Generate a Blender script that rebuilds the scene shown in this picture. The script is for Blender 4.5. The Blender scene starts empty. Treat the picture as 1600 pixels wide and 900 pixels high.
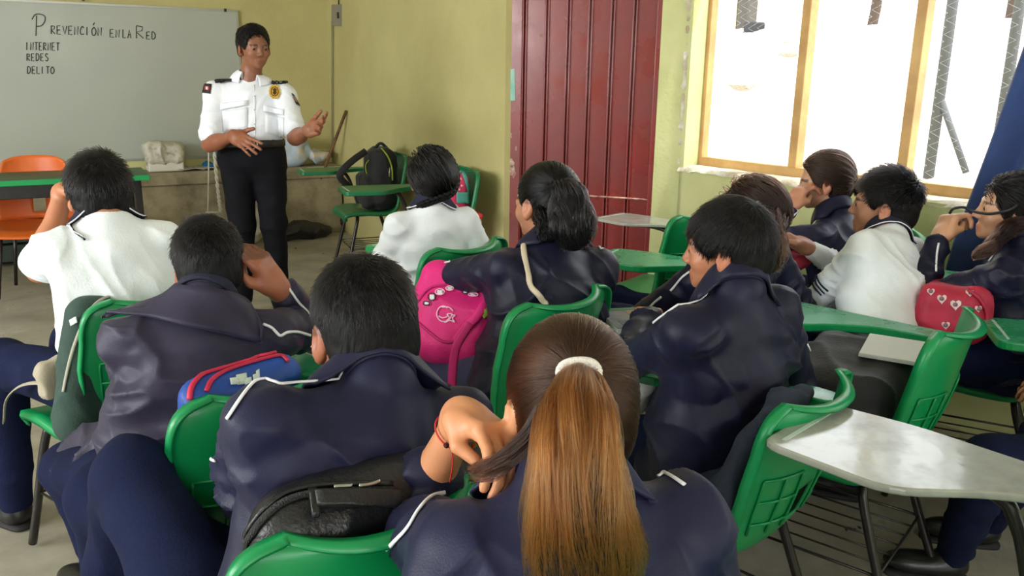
import bpy, bmesh, math, random
import numpy as np
from mathutils import Vector, Matrix
from mathutils.bvhtree import BVHTree
random.seed(7); RNG = np.random.default_rng(11)
SC = bpy.context.scene; COL = SC.collection
# ------------------------------------------------------------------ camera
F_PX = 1300.0; PITCH = math.radians(14.5); ROLL = math.radians(.85); EYE = np.array([0, 0, 1.42])
_u0 = np.array([0, math.sin(PITCH), math.cos(PITCH)]); _fw = np.array([0, math.cos(PITCH), -math.sin(PITCH)])
_cr = math.cos(ROLL) * np.array([1., 0, 0]) + math.sin(ROLL) * _u0
_cu = math.cos(ROLL) * _u0 - math.sin(ROLL) * np.array([1., 0, 0])
cam_d = bpy.data.cameras.new('camera'); cam = bpy.data.objects.new('camera', cam_d); COL.objects.link(cam)
cam_d.sensor_width = 36; cam_d.lens = 36 * F_PX / 1600; cam_d.clip_start = .05; cam_d.clip_end = 200
cam.matrix_world = Matrix(((_cr[0], _cu[0], -_fw[0], EYE[0]), (_cr[1], _cu[1], -_fw[1], EYE[1]), (_cr[2], _cu[2], -_fw[2], EYE[2]), (0, 0, 0, 1)))
SC.camera = cam
# ------------------------------------------------------------------ world, light, exposure
w = bpy.data.worlds.new('world'); SC.world = w; w.use_nodes = True
_n = w.node_tree.nodes; _l = w.node_tree.links
_tc = _n.new('ShaderNodeTexCoord'); _sx = _n.new('ShaderNodeSeparateXYZ'); _rp = _n.new('ShaderNodeValToRGB')
_l.new(_tc.outputs['Generated'], _sx.inputs[0]); _l.new(_sx.outputs['Z'], _rp.inputs[0])
_rp.color_ramp.elements[0].position = 0; _rp.color_ramp.elements[0].color = (.82, .86, .9, 1)
_rp.color_ramp.elements[1].position = .8; _rp.color_ramp.elements[1].color = (.9, .95, 1, 1)
_bg = _n['Background']; _l.new(_rp.outputs[0], _bg.inputs[0]); _bg.inputs[1].default_value = 5.0
def area(name, loc, target, sx, sy, power, color=(1, 1, 1), portal=False):
    d = bpy.data.lights.new(name, 'AREA'); d.shape = 'RECTANGLE'; d.size = sx; d.size_y = sy; d.energy = power; d.color = color
    o = bpy.data.objects.new(name, d); COL.objects.link(o); o.location = loc
    o.rotation_euler = (Vector(target) - Vector(loc)).to_track_quat('-Z', 'Y').to_euler()
    if portal: d.cycles.is_portal = True
    return o
_sd = bpy.data.lights.new('sun', 'SUN'); _sd.energy = 5; _sd.angle = .05; _sun = bpy.data.objects.new('sun', _sd); COL.objects.link(_sun)
_sun.rotation_euler = Vector((-.62, .35, -1.1)).to_track_quat('-Z', 'Y').to_euler()
# daylight that comes in through the openings of the left and back walls and the window wall
area('daylight_left', (-4.9, -.4, 1.9), (0, 2.2, .9), 4.2, 1.5, 270, (.93, .97, 1))
area('daylight_back', (1.6, -3.4, 2.0), (0, 3, .9), 4.5, 1.5, 70, (.96, .98, 1))
area('daylight_front', (2.15, 3.1, 1.75), (.4, 2.0, 1.2), 3.2, 1.3, 1, (1, 1, 1), portal=True)
SC.view_settings.view_transform = 'Standard'; SC.view_settings.look = 'None'; SC.view_settings.gamma = 1
SC.view_settings.exposure = 0.0
SC.view_settings.use_curve_mapping = False
SC.cycles.use_denoising = True; SC.cycles.max_bounces = 7; SC.cycles.diffuse_bounces = 4; SC.cycles.sample_clamp_indirect = 6
# ------------------------------------------------------------------ helpers
def ray(px, py): return _cr * (px - 800) / F_PX - _cu * (py - 450) / F_PX + _fw
def at(px, py, Y): d = ray(px, py); return EYE + d * Y / d[1]
def atz(px, py, z): d = ray(px, py); return EYE + d * (z - EYE[2]) / d[2]
def onplane(px, py, P0, n):
    d = ray(px, py); n = np.asarray(n, float); return EYE + d * (((np.asarray(P0) - EYE) @ n) / (d @ n))
def V(*a): return np.array(a, float)
def unit(v): v = np.asarray(v, float); return v / (np.linalg.norm(v) + 1e-12)
def ydir(deg): a = math.radians(deg); return V(-math.sin(a), math.cos(a), 0)      # yaw: degrees left of straight ahead
def rdir(deg): a = math.radians(deg); return V(math.cos(a), math.sin(a), 0)
def put(o, parent=None):
    COL.objects.link(o)
    if parent is not None:
        o.parent = parent; o.matrix_parent_inverse = parent.matrix_basis.inverted()
    return o
def tag(o, label=None, cat=None, group=None, kind=None):
    if label: o['label'] = label
    if cat: o['category'] = cat
    if group: o['group'] = group
    if kind: o['kind'] = kind
    return o
def thing(name, label, cat, loc=(0, 0, 0), rz=0, group=None):
    o = bpy.data.objects.new(name, None); o.empty_display_size = .1; o.location = tuple(loc); o.rotation_euler = (0, 0, rz); COL.objects.link(o)
    o.matrix_basis = Matrix.Translation(tuple(loc)) @ Matrix.Rotation(rz, 4, 'Z')
    return tag(o, label, cat, group)
def mk(name, verts, faces, mat, parent=None, smooth=True, mats=None):
    me = bpy.data.meshes.new(name)
    if isinstance(faces, np.ndarray):
        verts = np.asarray(verts, np.float32); k = faces.shape[1]; n = len(faces)
        me.vertices.add(len(verts)); me.vertices.foreach_set('co', verts.ravel())
        me.loops.add(n * k); me.loops.foreach_set('vertex_index', faces.astype(np.int32).ravel())
        me.polygons.add(n); me.polygons.foreach_set('loop_start', np.arange(0, n * k, k, dtype=np.int32))
        me.update(calc_edges=True)
    else:
        me.from_pydata([tuple(map(float, v)) for v in verts], [], faces); me.update()
    me.polygons.foreach_set('use_smooth', [smooth] * len(me.polygons))
    for m in (mat if isinstance(mat, (list, tuple)) else [mat]): me.materials.append(m)
    return put(bpy.data.objects.new(name, me), parent)
def joinm(parts):
    vs = []; fs = []; b = 0
    for v, f in parts:
        vs.extend([tuple(x) for x in v]); fs.extend([tuple(int(i) + b for i in q) for q in f]); b += len(v)
    return vs, fs
def bev(o, w=.004, seg=2, ang=.6):
    m = o.modifiers.new('b', 'BEVEL'); m.width = w; m.segments = seg; m.limit_method = 'ANGLE'; m.angle_limit = ang; return o
def boxm(c, ax, ay, az, sx, sy, sz):
    c, ax, ay, az = map(np.asarray, (c, ax, ay, az)); v = []
    for k in (-1, 1):
        for j in (-1, 1):
            for i in (-1, 1): v.append(c + ax * i * sx / 2 + ay * j * sy / 2 + az * k * sz / 2)
    return v, [(0, 2, 3, 1), (4, 5, 7, 6), (0, 1, 5, 4), (2, 6, 7, 3), (0, 4, 6, 2), (1, 3, 7, 5)]
X3, Y3, Z3 = V(1, 0, 0), V(0, 1, 0), V(0, 0, 1)
def box0(x0, x1, y0, y1, z0, z1): return boxm(((x0 + x1) / 2, (y0 + y1) / 2, (z0 + z1) / 2), X3, Y3, Z3, x1 - x0, y1 - y0, z1 - z0)
def catmull(P, n=6, closed=False):
    P = [np.asarray(p, float) for p in P]
    if len(P) < 3: return [P[0] + (P[-1] - P[0]) * t for t in np.linspace(0, 1, n + 1)]
    Q = ([P[-1]] + P + [P[0], P[1]]) if closed else ([2 * P[0] - P[1]] + P + [2 * P[-1] - P[-2]]); out = []
    for i in range(1, len(Q) - 2):
        for t in np.linspace(0, 1, n, endpoint=False):
            a, b, c, d = Q[i - 1], Q[i], Q[i + 1], Q[i + 2]
            out.append(.5 * ((2 * b) + (c - a) * t + (2 * a - 5 * b + 4 * c - d) * t * t + (3 * b - 3 * c + d - a) * t ** 3))
    if not closed: out.append(P[-1])
    return out
def tubem(path, r, seg=8, closed=False, flat=None, caps=True):
    """tube along a path; r number or list; flat=(normal, ratio) squashes it along the normal"""
    P = [np.asarray(p, float) for p in path]; n = len(P); R = [r] * n if np.isscalar(r) else list(r)
    vs = []; fs = []; up = None
    for i in range(n):
        t = unit((P[(i + 1) % n] - P[i - 1]) if closed else (P[min(i + 1, n - 1)] - P[max(i - 1, 0)]))
        if up is None:
            up = np.cross(t, [0, 0, 1.]);  up = np.cross(t, [1., 0, 0]) if np.linalg.norm(up) < .1 else up
        up = unit(up - t * (up @ t)); s = np.cross(t, up)
        if flat is not None:
            nn = flat[0][i] if isinstance(flat[0], list) else flat[0]
            nn = unit(np.asarray(nn) - t * (np.asarray(nn) @ t)); s2 = np.cross(t, nn)
            for k in range(seg):
                a = 2 * math.pi * k / seg; vs.append(P[i] + (s2 * math.cos(a) + nn * math.sin(a) * flat[1]) * R[i])
        else:
            for k in range(seg):
                a = 2 * math.pi * k / seg; vs.append(P[i] + (up * math.cos(a) + s * math.sin(a)) * R[i])
    for i in range(n if closed else n - 1):
        for k in range(seg):
            a, b = i * seg, ((i + 1) % n) * seg; fs.append((a + k, a + (k + 1) % seg, b + (k + 1) % seg, b + k))
    if caps and not closed: fs += [tuple(range(seg))[::-1], tuple(range((n - 1) * seg, n * seg))]
    return vs, fs
def tube(name, path, r, mat, parent=None, **k): v, f = tubem(path, r, **k); return mk(name, v, f, mat, parent)
def gridm(fn, nu, nv, thick=0):
    """surface fn(u,v) u,v in 0..1, solid with the given thickness"""
    g = np.array([[fn(i / nu, j / nv) for i in range(nu + 1)] for j in range(nv + 1)], float)
    idx = lambda i, j: j * (nu + 1) + i
    fs = [(idx(i, j), idx(i + 1, j), idx(i + 1, j + 1), idx(i, j + 1)) for j in range(nv) for i in range(nu)]
    if not thick: return list(g.reshape(-1, 3)), fs
    du = np.gradient(g, axis=1); dv = np.gradient(g, axis=0); nn = np.cross(du, dv); nn /= np.linalg.norm(nn, axis=2, keepdims=True) + 1e-9
    g2 = g - nn * thick; N = (nu + 1) * (nv + 1); vs = list(g.reshape(-1, 3)) + list(g2.reshape(-1, 3))
    fs += [tuple(q + N for q in f[::-1]) for f in list(fs)]
    rim = [idx(i, 0) for i in range(nu + 1)] + [idx(nu, j) for j in range(1, nv + 1)] + [idx(i, nv) for i in range(nu - 1, -1, -1)] + [idx(0, j) for j in range(nv - 1, 0, -1)]
    for a, b in zip(rim, rim[1:] + rim[:1]): fs.append((b, a, a + N, b + N))
    return vs, fs
def polym(pts, thick, n):
    """prism of a planar outline, extruded by -n*thick"""
    P = [np.asarray(p, float) for p in pts]; N = len(P); n = np.asarray(n, float)
    return P + [p - n * thick for p in P], [tuple(range(N)), tuple(range(2 * N - 1, N - 1, -1))] + [(i, i + N, (i + 1) % N + N, (i + 1) % N) for i in range(N)]
def rounded(pts, r, n=4):
    out = []; N = len(pts)
    for i in range(N):
        p, a, b = (np.asarray(pts[k], float) for k in (i, i - 1, (i + 1) % N)); rr = r[i] if isinstance(r, (list, tuple)) else r
        p0 = p + unit(a - p) * rr; p1 = p + unit(b - p) * rr
        for t in np.linspace(0, 1, n + 1): out.append((1 - t) ** 2 * p0 + 2 * t * (1 - t) * p + t * t * p1)
    return out
# ------------------------------------------------------------------ materials (procedural)
def srgb(r, g, b): return tuple(((c / 255 + .055) / 1.055) ** 2.4 if c > 10 else c / 255 / 12.92 for c in (r, g, b))
MATS = {}
def mat(name, col, rough=.5, col2=None, ns=5., bump=0., bs=60., metal=0., coat=0., sheen=0., rvar=0., attr=None, sss=0., detail=4., mix=(.35, .65), stretch=None, spec=.5, trans=0., alpha=1.):
    if name in MATS: return MATS[name]
    m = bpy.data.materials.new(name); m.use_nodes = True; nt = m.node_tree; N = nt.nodes; L = nt.links; b = N['Principled BSDF']
    b.inputs['Base Color'].default_value = (*col, 1); b.inputs['Roughness'].default_value = rough; b.inputs['Metallic'].default_value = metal
    b.inputs['Coat Weight'].default_value = coat; b.inputs['Coat Roughness'].default_value = .15; b.inputs['Sheen Weight'].default_value = sheen
    b.inputs['Specular IOR Level'].default_value = spec; b.inputs['Transmission Weight'].default_value = trans; b.inputs['Alpha'].default_value = alpha
    if sss: b.inputs['Subsurface Weight'].default_value = sss; b.inputs['Subsurface Radius'].default_value = (.012, .005, .003); b.inputs['Subsurface Scale'].default_value = 1
    tc = N.new('ShaderNodeTexCoord'); mp = N.new('ShaderNodeMapping'); L.new(tc.outputs['Object'], mp.inputs[0])
    if stretch: mp.inputs['Scale'].default_value = stretch
    src = None
    if col2 is not None or rvar:
        nz = N.new('ShaderNodeTexNoise'); nz.inputs['Scale'].default_value = ns; nz.inputs['Detail'].default_value = detail; nz.inputs['Roughness'].default_value = .62
        L.new(mp.outputs[0], nz.inputs[0]); rp = N.new('ShaderNodeMapRange'); rp.inputs[1].default_value = mix[0]; rp.inputs[2].default_value = mix[1]; L.new(nz.outputs['Fac'], rp.inputs[0]); src = rp.outputs[0]
    if col2 is not None:
        mx = N.new('ShaderNodeMix'); mx.data_type = 'RGBA'; mx.inputs[6].default_value = (*col, 1); mx.inputs[7].default_value = (*col2, 1)
        L.new(src, mx.inputs[0]); L.new(mx.outputs[2], b.inputs['Base Color']); base = mx.outputs[2]
    if attr:
        at_ = N.new('ShaderNodeAttribute'); at_.attribute_name = attr
        if col2 is not None:
            m2 = N.new('ShaderNodeMix'); m2.data_type = 'RGBA'; m2.blend_type = 'MULTIPLY'; m2.inputs[0].default_value = 1; L.new(base, m2.inputs[6]); L.new(at_.outputs['Color'], m2.inputs[7]); L.new(m2.outputs[2], b.inputs['Base Color'])
        else: L.new(at_.outputs['Color'], b.inputs['Base Color'])
    if rvar:
        r2 = N.new('ShaderNodeMapRange'); r2.inputs[3].default_value = rough - rvar; r2.inputs[4].default_value = rough + rvar; L.new(src, r2.inputs[0]); L.new(r2.outputs[0], b.inputs['Roughness'])
    if bump:
        nb = N.new('ShaderNodeTexNoise'); nb.inputs['Scale'].default_value = bs; nb.inputs['Detail'].default_value = 5; L.new(mp.outputs[0], nb.inputs[0])
        bp = N.new('ShaderNodeBump'); bp.inputs['Strength'].default_value = bump; bp.inputs['Distance'].default_value = .01; L.new(nb.outputs['Fac'], bp.inputs['Height']); L.new(bp.outputs[0], b.inputs['Normal'])
    MATS[name] = m; return m
M_wall = mat('wall_yellow', srgb(196, 186, 128), .75, srgb(184, 174, 118), 1.6, .25, 45)
M_wallw = mat('wall_pale_green', srgb(206, 206, 150), .75, srgb(190, 192, 132), 2.5, .3, 45)
M_plaster = mat('plaster_raw', srgb(226, 222, 206), .9, srgb(176, 160, 130), 9, .6, 40)
M_ceil = mat('ceiling_white', srgb(225, 222, 205), .9)
M_conc = mat('ledge_concrete', srgb(168, 156, 128), .9, srgb(120, 108, 86), 5, .5, 30, mix=(.4, .7))
M_floor = mat('floor_cement', srgb(176, 170, 152), .36, srgb(134, 127, 110), 1.7, .12, 14, rvar=.12, detail=8, mix=(.36, .64))
M_green = mat('plastic_green', srgb(8, 132, 72), .36, srgb(12, 146, 82), 3, .03, 30, rvar=.06)
M_green2 = mat('plastic_dark_green', srgb(20, 104, 62), .38, srgb(26, 116, 68), 3, .03, 30)
M_greentop = mat('tablet_green', srgb(38, 142, 92), .28, srgb(66, 164, 118), 9, .04, 40, rvar=.08)  # window gloss on the tablet tops is put into this paler colour
M_grey = mat('tablet_grey', srgb(176, 178, 168), .22, srgb(132, 134, 126), 7, .05, 25, rvar=.1, mix=(.45, .75), spec=.6)
M_black = mat('tube_black', srgb(24, 22, 22), .3, srgb(40, 34, 30), 20)
M_rod = mat('rack_wire', srgb(60, 56, 52), .35, metal=.6)
M_steel = mat('steel', srgb(190, 190, 186), .25, metal=1)
M_red = mat('door_red_enamel', srgb(140, 54, 50), .3, srgb(120, 42, 40), 2.6, .06, 9, rvar=.12, coat=.3)
M_scuff = mat('scuff', srgb(196, 178, 160), .8, srgb(150, 90, 80), 40)
M_wood = mat('pine', srgb(206, 158, 92), .6, srgb(150, 104, 56), 6, .3, 40, stretch=(6, 6, .6))
M_woodd = mat('dark_wood', srgb(120, 84, 50), .7, srgb(84, 56, 34), 8, .3, 40)
# ================================================================== the room
YAW = 30.0
KC = V(-1.675, 7.72, 0); DA = rdir(YAW); DB = V(.5, -.8660254, 0); NIN = -V(.8660254, .5, 0)
D0 = V(-.055, 4.852, 0); DD = unit(V(.966, -.26, 0)); ND = V(-DD[1], DD[0], 0)
C0 = V(.9295, 4.5866, 0); DW = unit(V(.574, -.819, 0)); NW = V(-DW[1], DW[0], 0)
LWALL = 7.2
ZC = 2.95
PL = KC - DA * LWALL; PB = PL + DB * 10.5; PW = C0 + DW * 10.2
def wallbox(a, b, z0, z1, n, th):
    a = V(*a); b = V(*b); return [a + Z3 * z0, b + Z3 * z0, b + n * th + Z3 * z0, a + n * th + Z3 * z0, a + Z3 * z1, b + Z3 * z1, b + n * th + Z3 * z1, a + n * th + Z3 * z1], \
        [(0, 3, 2, 1), (4, 5, 6, 7), (0, 1, 5, 4), (1, 2, 6, 5), (2, 3, 7, 6), (3, 0, 4, 7)]
def struct(name, vf, m, parent=None, smooth=False):
    o = mk(name, vf[0], vf[1], m, parent, smooth)
    if parent is None: o['kind'] = 'structure'
    return o
fl = [PL - DA * 1, KC + V(.6, 1.2, 0), C0 + V(.25, .25, 0), PW + V(.3, -.3, 0), PB - V(1, 1, 0)]
struct('floor', polym([p for p in fl][::-1], .1, Z3), M_floor)
struct('ceiling', polym([p + Z3 * (ZC + .1) for p in fl][::-1], .1, Z3), M_ceil)
def wall_open(name, a, b, n, th, openings, m):
    """wall from a to b with openings [(s0,s1,z0,z1)] along it, outward normal n"""
    a = V(*a); d = unit(V(*b) - a); Lw = np.linalg.norm(V(*b) - a); parts = []; s = 0
    for s0, s1, z0, z1 in sorted(openings):
        parts.append(wallbox(a + d * s, a + d * s0, 0, ZC, n, th)); parts.append(wallbox(a + d * s0, a + d * s1, 0, z0, n, th)); parts.append(wallbox(a + d * s0, a + d * s1, z1, ZC, n, th)); s = s1
    parts.append(wallbox(a + d * s, a + d * Lw, 0, ZC, n, th)); return struct(name, joinm(parts), m)
struct('wall_front', wallbox(PL, KC + DA * .3, 0, ZC, V(-.5, .866, 0), .2), M_wall)
struct('wall_side', wallbox(KC, D0, 0, ZC, -NIN, .15), M_wall)
struct('wall_corner', joinm([wallbox(D0 + DD * .856 + ND * .02, C0 + ND * .02, 0, ZC, ND, .15), wallbox(D0 + ND * .02, D0 + DD * .856 + ND * .02, 2.12, ZC, ND, .15)]), M_wallw)
def sW(px, py, off=0.): p = onplane(px, py, C0 + NW * off, NW); return (p - C0) @ DW, p[2]
sj, _ = sW(1066, 200); ZS = .925
WTH = .17
wall_open('wall_window', C0, PW, NW, WTH, [(sj, sj + 3.9, ZS, 2.25), (sj + 4.9, sj + 8.2, ZS, 2.25)], M_wallw)
lb = PB - PL
wall_open('wall_left', PL, PB, NIN, .2, [(2.2, 6.8, .95, 2.3)], M_wall)
wall_open('wall_back', PW, PB, unit(V(-.37, -1, 0)), .2, [(3., 8., .95, 2.3)], M_wall)
# raw broken plaster on the window reveal and on the wall top under the frame
def rough_strip(name, a, b, wd, th, m, n=46, seed=1, up=Z3, side=NW):
    r = np.random.default_rng(seed); a, b = V(*a), V(*b); vs = []; k = n + 1
    for i in range(k):
        p = a + (b - a) * i / n; e = r.uniform(-.012, .012); h = r.uniform(-.3, .3) * th
        vs += [p + side * (e - .012) - up * (.006 + abs(e)), p + side * e + up * (th * .6 + h), p + side * (wd * .5) + up * (th + h * .5), p + side * wd + up * th]
    fs = [(i * 4 + j, i * 4 + 4 + j, i * 4 + 5 + j, i * 4 + 1 + j) for i in range(n) for j in range(3)]
    return mk(name, vs, fs, m, None, True)
tag(rough_strip('trim_1', C0 + DW * sj + Z3 * ZS, C0 + DW * (sj + 3.9) + Z3 * ZS, WTH - .02, .016, M_plaster, 90, 3), kind='structure')
tag(rough_strip('trim_2', C0 + DW * sj + Z3 * (ZS - .02), C0 + DW * sj + Z3 * 2.25, WTH - .01, .012, M_plaster, 50, 4, up=DW), kind='structure')
# window with its pine frame, mullions and steel mesh
OF = .115
win = thing('window_1', None, None, C0 + DW * sj); win['kind'] = 'structure'
FR = mat('window_frame', srgb(214, 172, 108), .55, srgb(180, 136, 82), 3, .2, 40)
def wbar(s0, s1, z0, z1, name='frame_bar', th=.05): return bev(mk(name, *wallbox(C0 + DW * s0 + NW * OF, C0 + DW * s1 + NW * OF, z0, z1, NW, th), FR, win, False), .004)
s_end = sj + 3.9
zb = .965
sa, _ = sW(1097, 140, OF); wbar(sj + .005, sa + .03, zb - .03, 2.25)
wbar(sj + .01, s_end - .01, zb - .034, zb + .022, 'bottom_rail'); wbar(sj + .01, s_end - .01, 2.2, 2.25, 'top_rail')
for q in ((1252, 100), (1432, 80)):
    s, _ = sW(*q, OF); wbar(s - .024, s + .024, zb + .02, 2.2, 'mullion', .06)
s1_, _ = sW(1252, 100, OF); s2_, _ = sW(1432, 80, OF)
for k in (1, 2): wbar(s2_ + k * (s2_ - s1_) * .98 - .024, s2_ + k * (s2_ - s1_) * .98 + .024, zb + .02, 2.2, 'mullion', .06)
def chainlink(s0, s1, z0, z1, off, pitch=.058, r=.0014):
    parts = []; n = int((s1 - s0) / pitch); m = int((z1 - z0) / (pitch / 2)); vs = []; fs = []
    for i in range(n):
        b0 = len(vs)
        for j in range(m + 1):
            s = s0 + i * pitch + (pitch / 2 + .001) * (1 if j % 2 else -1) + pitch / 2; c = C0 + DW * s + NW * (off + (.002 if j % 2 else -.002)) + Z3 * (z0 + j * pitch / 2)
            for a in (0, 2.094, 4.189): vs.append(c + DW * math.cos(a) * r * 1.2 + NW * math.sin(a) * r)
        for j in range(m):
            for k in range(3): fs.append((b0 + j * 3 + k, b0 + j * 3 + (k + 1) % 3, b0 + j * 3 + 3 + (k + 1) % 3, b0 + j * 3 + 3 + k))
    return vs, fs
o = mk('wire_mesh', *chainlink(sj, s_end, zb, 2.25, WTH + .03), mat('galvanised', srgb(205, 208, 210), .5, metal=.3), win); o['kind'] = 'stuff'
# other windows of the room, outside the view: plain pine frames
for nm, a, d, n, s0, s1 in (('window_2', PL, DB, NIN, 2.2, 6.8), ('window_3', PW, unit(PB - PW), unit(V(-.37, -1, 0)), 3., 8.)):
    wn = thing(nm, None, None, a + d * s0); wn['kind'] = 'structure'
    for k in range(5):
        s = s0 + (s1 - s0) * k / 4; mk('mullion', *wallbox(a + d * (s - .025) + n * .08, a + d * (s + .025) + n * .08, .95, 2.3, n, .05), FR, wn, False)
# door: ribbed steel sheets, red enamel
door = thing('door_1', None, None, D0 + DD * .45 + ND * .03); door['kind'] = 'structure'
PD = D0 + ND * .045
def dpt(px, py, off=0.): return onplane(px, py, PD - ND * off, ND)
def sD(px, py): return (dpt(px, py) - PD) @ DD
edges = [821, 856, 890, 924, 959, 994, 1031]
ss = [sD(x, 5) for x in edges]
def dbar(name, s0, s1, z0, z1, off, th, m=M_red, w_=.003): return bev(mk(name, *wallbox(PD + DD * s0 - ND * off, PD + DD * s1 - ND * off, z0, z1, ND, th), m, door, False), w_)
dbar('jamb', .0, ss[0] - .012, 0, 2.12, .018, .05)
for i in range(6):
    dbar('panel', ss[i] + .004, ss[i + 1] - .004, .02, 2.1, 0, .012)
    for e in (-.009, .009): dbar('rib', ss[i] + e - .005, ss[i] + e + .005, .02, 2.1, .013, .016, w_=.005)
dbar('jamb', ss[6] - .008, ss[6] + .034, 0, 2.12, .022, .05)
dbar('light_stop_plate', .0, ss[6] + .02, 0, 2.12, -.012, .006)  # added sheet behind the panels, blocks light leaking through their gaps
a_ = dpt(905, 305, .014); b_ = dpt(1024, 313, .014); tube('weld_rail', [a_, b_], .006, mat('weld', srgb(150, 80, 74), .5, srgb(196, 160, 140), 30), door)
g_ = [dpt(x, y, .021) for x, y in ((796, 109), (804, 107), (805, 157), (797, 158))]
pl = mk('strike_plate', *polym(g_, .003, -ND), mat('teal_paint', srgb(120, 176, 160), .5, srgb(150, 190, 176), 20), door, False)
for (cx, cy, rr, sd) in ((799, 255, 7, 1), (800, 268, 8, 2), (797, 212, 4, 3), (806, 232, 3, 8), (846, 56, 3, 4), (1027, 322, 3, 5), (970, 343, 2, 6)):
    r_ = np.random.default_rng(sd); pts = [dpt(cx + math.cos(t) * rr * r_.uniform(.4, 1.1), cy + math.sin(t) * rr * 1.6 * r_.uniform(.4, 1.1), .0195 if cx < 812 else .0012) for t in np.linspace(0, 6.28, 11)[:-1]]
    mk('chipped_paint', *polym(pts, .0015, -ND), M_scuff, door, False)
# concrete ledge, dark green platform, whiteboard, conduit and switch
LF = V(.5, -.866, 0)
M_led = M_conc
ledge = struct('ledge_slab', joinm([wallbox(KC - DA * 7.1, KC - DA * .02, .50, .60, LF, .34), wallbox(KC - DA * 7.1, KC - DA * .02, 0, .50, LF, .31)]), M_led)
bev(ledge, .008)
tag(struct('trim_3', wallbox(KC - DA * 7.1, KC - DA * .01, .6, .72, LF, .02), mat('band_yellow', srgb(204, 200, 140), .7)), kind='structure')
M_dg = mat('dark_green_paint', srgb(28, 44, 34), .5, srgb(44, 56, 44), 8)
pf = thing('low_platform', 'long low dark green wooden platform along the foot of the front ledge', 'platform', KC - DA * 3.2 + LF * .5)
for k in range(2): bev(mk('board', *wallbox(KC - DA * 5.6 + LF * .36, KC - DA * 1.75 + LF * .36, .04 + k * .13, .16 + k * .13, LF, .26 - k * .03), M_dg, pf, False), .006)
PBd = KC + LF * .025; NBd = V(-.5, .866, 0)
def bpt(px, py, off=0.): return onplane(px, py, PBd + LF * off, NBd)
tr = bpt(370, 17); br = bpt(372, 244); s_r = (tr - KC) @ DA; ztop = tr[2]; zbot = br[2]
bd = thing('whiteboard', 'large wall-mounted whiteboard with handwritten black marker words', 'whiteboard', KC + DA * (s_r - 1.8) + Z3 * zbot)
M_bd = mat('board_white', srgb(178, 181, 168), .3, srgb(168, 172, 162), 2.2, .02, 8, rvar=.04, mix=(.1, .9), detail=1)
mk('writing_surface', *wallbox(KC + DA * (s_r - 3.6) + LF * .004, KC + DA * s_r + LF * .004, zbot, ztop, LF, .02), M_bd, bd, False)
M_al = mat('aluminium', srgb(170, 170, 160), .35, metal=.8)
for a, b, c, d in ((s_r - 3.6, s_r, ztop - .008, ztop + .008), (s_r - 3.6, s_r, zbot - .01, zbot + .01), (s_r - .008, s_r + .008, zbot, ztop), (s_r - 3.608, s_r - 3.592, zbot, ztop)):
    mk('edge_strip', *wallbox(KC + DA * a + LF * .004, KC + DA * b + LF * .004, c, d, LF, .026), M_al, bd, False)
for px, py in ((130, -1), (352, 16)): mk('clip', *boxm(bpt(px, py, .008), DA, LF, Z3, .02, .01, .025), M_black, bd, False)
GL = {'P': [[(0, 0), (.05, 1)], [(-.3, .8), (0, 1.05), (.6, 1), (.7, .75), (.45, .5), (.05, .45)]], 'R': [[(0, 0), (0, 1)], [(0, 1), (.6, .9), (.55, .6), (0, .5), (.7, 0)]], 'E': [[(.6, 1), (0, 1), (0, 0), (.65, 0)], [(0, .5), (.5, .52)]],
      'V': [[(0, 1), (.35, 0), (.7, 1)]], 'N': [[(0, 0), (0, 1), (.6, 0), (.62, 1)]], 'C': [[(.65, .85), (.35, 1), (0, .6), (.1, .1), (.6, .1)]], 'I': [[(.1, 0), (.12, 1)]], 'O': [[(.35, 1), (0, .6), (.1, .1), (.5, .05), (.7, .5), (.35, 1)]],
      'L': [[(0, 1), (0, 0), (.6, 0)]], 'A': [[(0, 0), (.35, 1), (.7, 0)], [(.12, .4), (.6, .4)]], 'D': [[(0, 0), (0, 1), (.5, .85), (.65, .4), (.4, .05), (0, 0)]], 'T': [[(.3, 0), (.3, 1)], [(-.05, 1), (.75, 1)]], 'S': [[(.6, .9), (.2, 1), (.05, .7), (.6, .35), (.4, 0), (0, .08)]], "'": [[(.2, 1.25), (.45, 1.55)]]}
M_ink = mat('marker_ink', srgb(62, 62, 58), .6)
def write(text, x0, x1, y0, y1, h):
    parts = []; n = sum(1 for c in text if c != "'"); i = 0; cw = (x1 - x0) / n
    for c in text:
        if c == "'": i_ = i - 1
        else: i_ = i; i += 1
        if c == ' ': continue
        bx = x0 + cw * i_; by = y0 + (y1 - y0) * i_ / n
        for st in GL[c]:
            st = [(bx + u * cw * (.95 if c != 'I' else 1), by - v * h) for u, v in st]
            P = catmull([bpt(u + random.uniform(-.3, .3), v + random.uniform(-.3, .3), .0015) for u, v in st], 4) if c in 'PCODS' and len(st) > 2 else [bpt(u, v, .0015) for u, v in st]
            parts.append(tubem(P, .0042, 5, flat=(LF, .25)))
    v, f = joinm(parts); return mk('lettering', v, f, M_ink, bd, False)
write('P', 56, 78, 56, 56, 32); write("REVENCIO'N", 80, 162, 53, 56, 13); write('EN', 172, 190, 58, 59, 12); write('LA', 192, 207, 59, 60, 13); write('R', 213, 230, 60, 61, 20); write('ED', 229, 246, 61, 61, 11)
write('INTERNET', 41, 95, 78, 79, 12); write('REDES', 42, 78, 95, 95, 11); write('DELITO', 43, 87, 115, 115, 11)
NI3 = V(*NIN)
def spt(px, py, off=0.): return onplane(px, py, KC + NI3 * off, NI3)
cd = thing('wall_switch', 'small grey switch box high on the yellow wall beside the room corner', 'switch', spt(529, 25))
g_ = [spt(x, y, .0) for x, y in ((523, 7), (535, 7), (535, 41), (523, 40))]
bev(mk('box', *polym([p + NI3 * .03 for p in g_], .03, NI3), mat('box_grey', srgb(140, 132, 118), .5), cd, False), .004)
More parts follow.
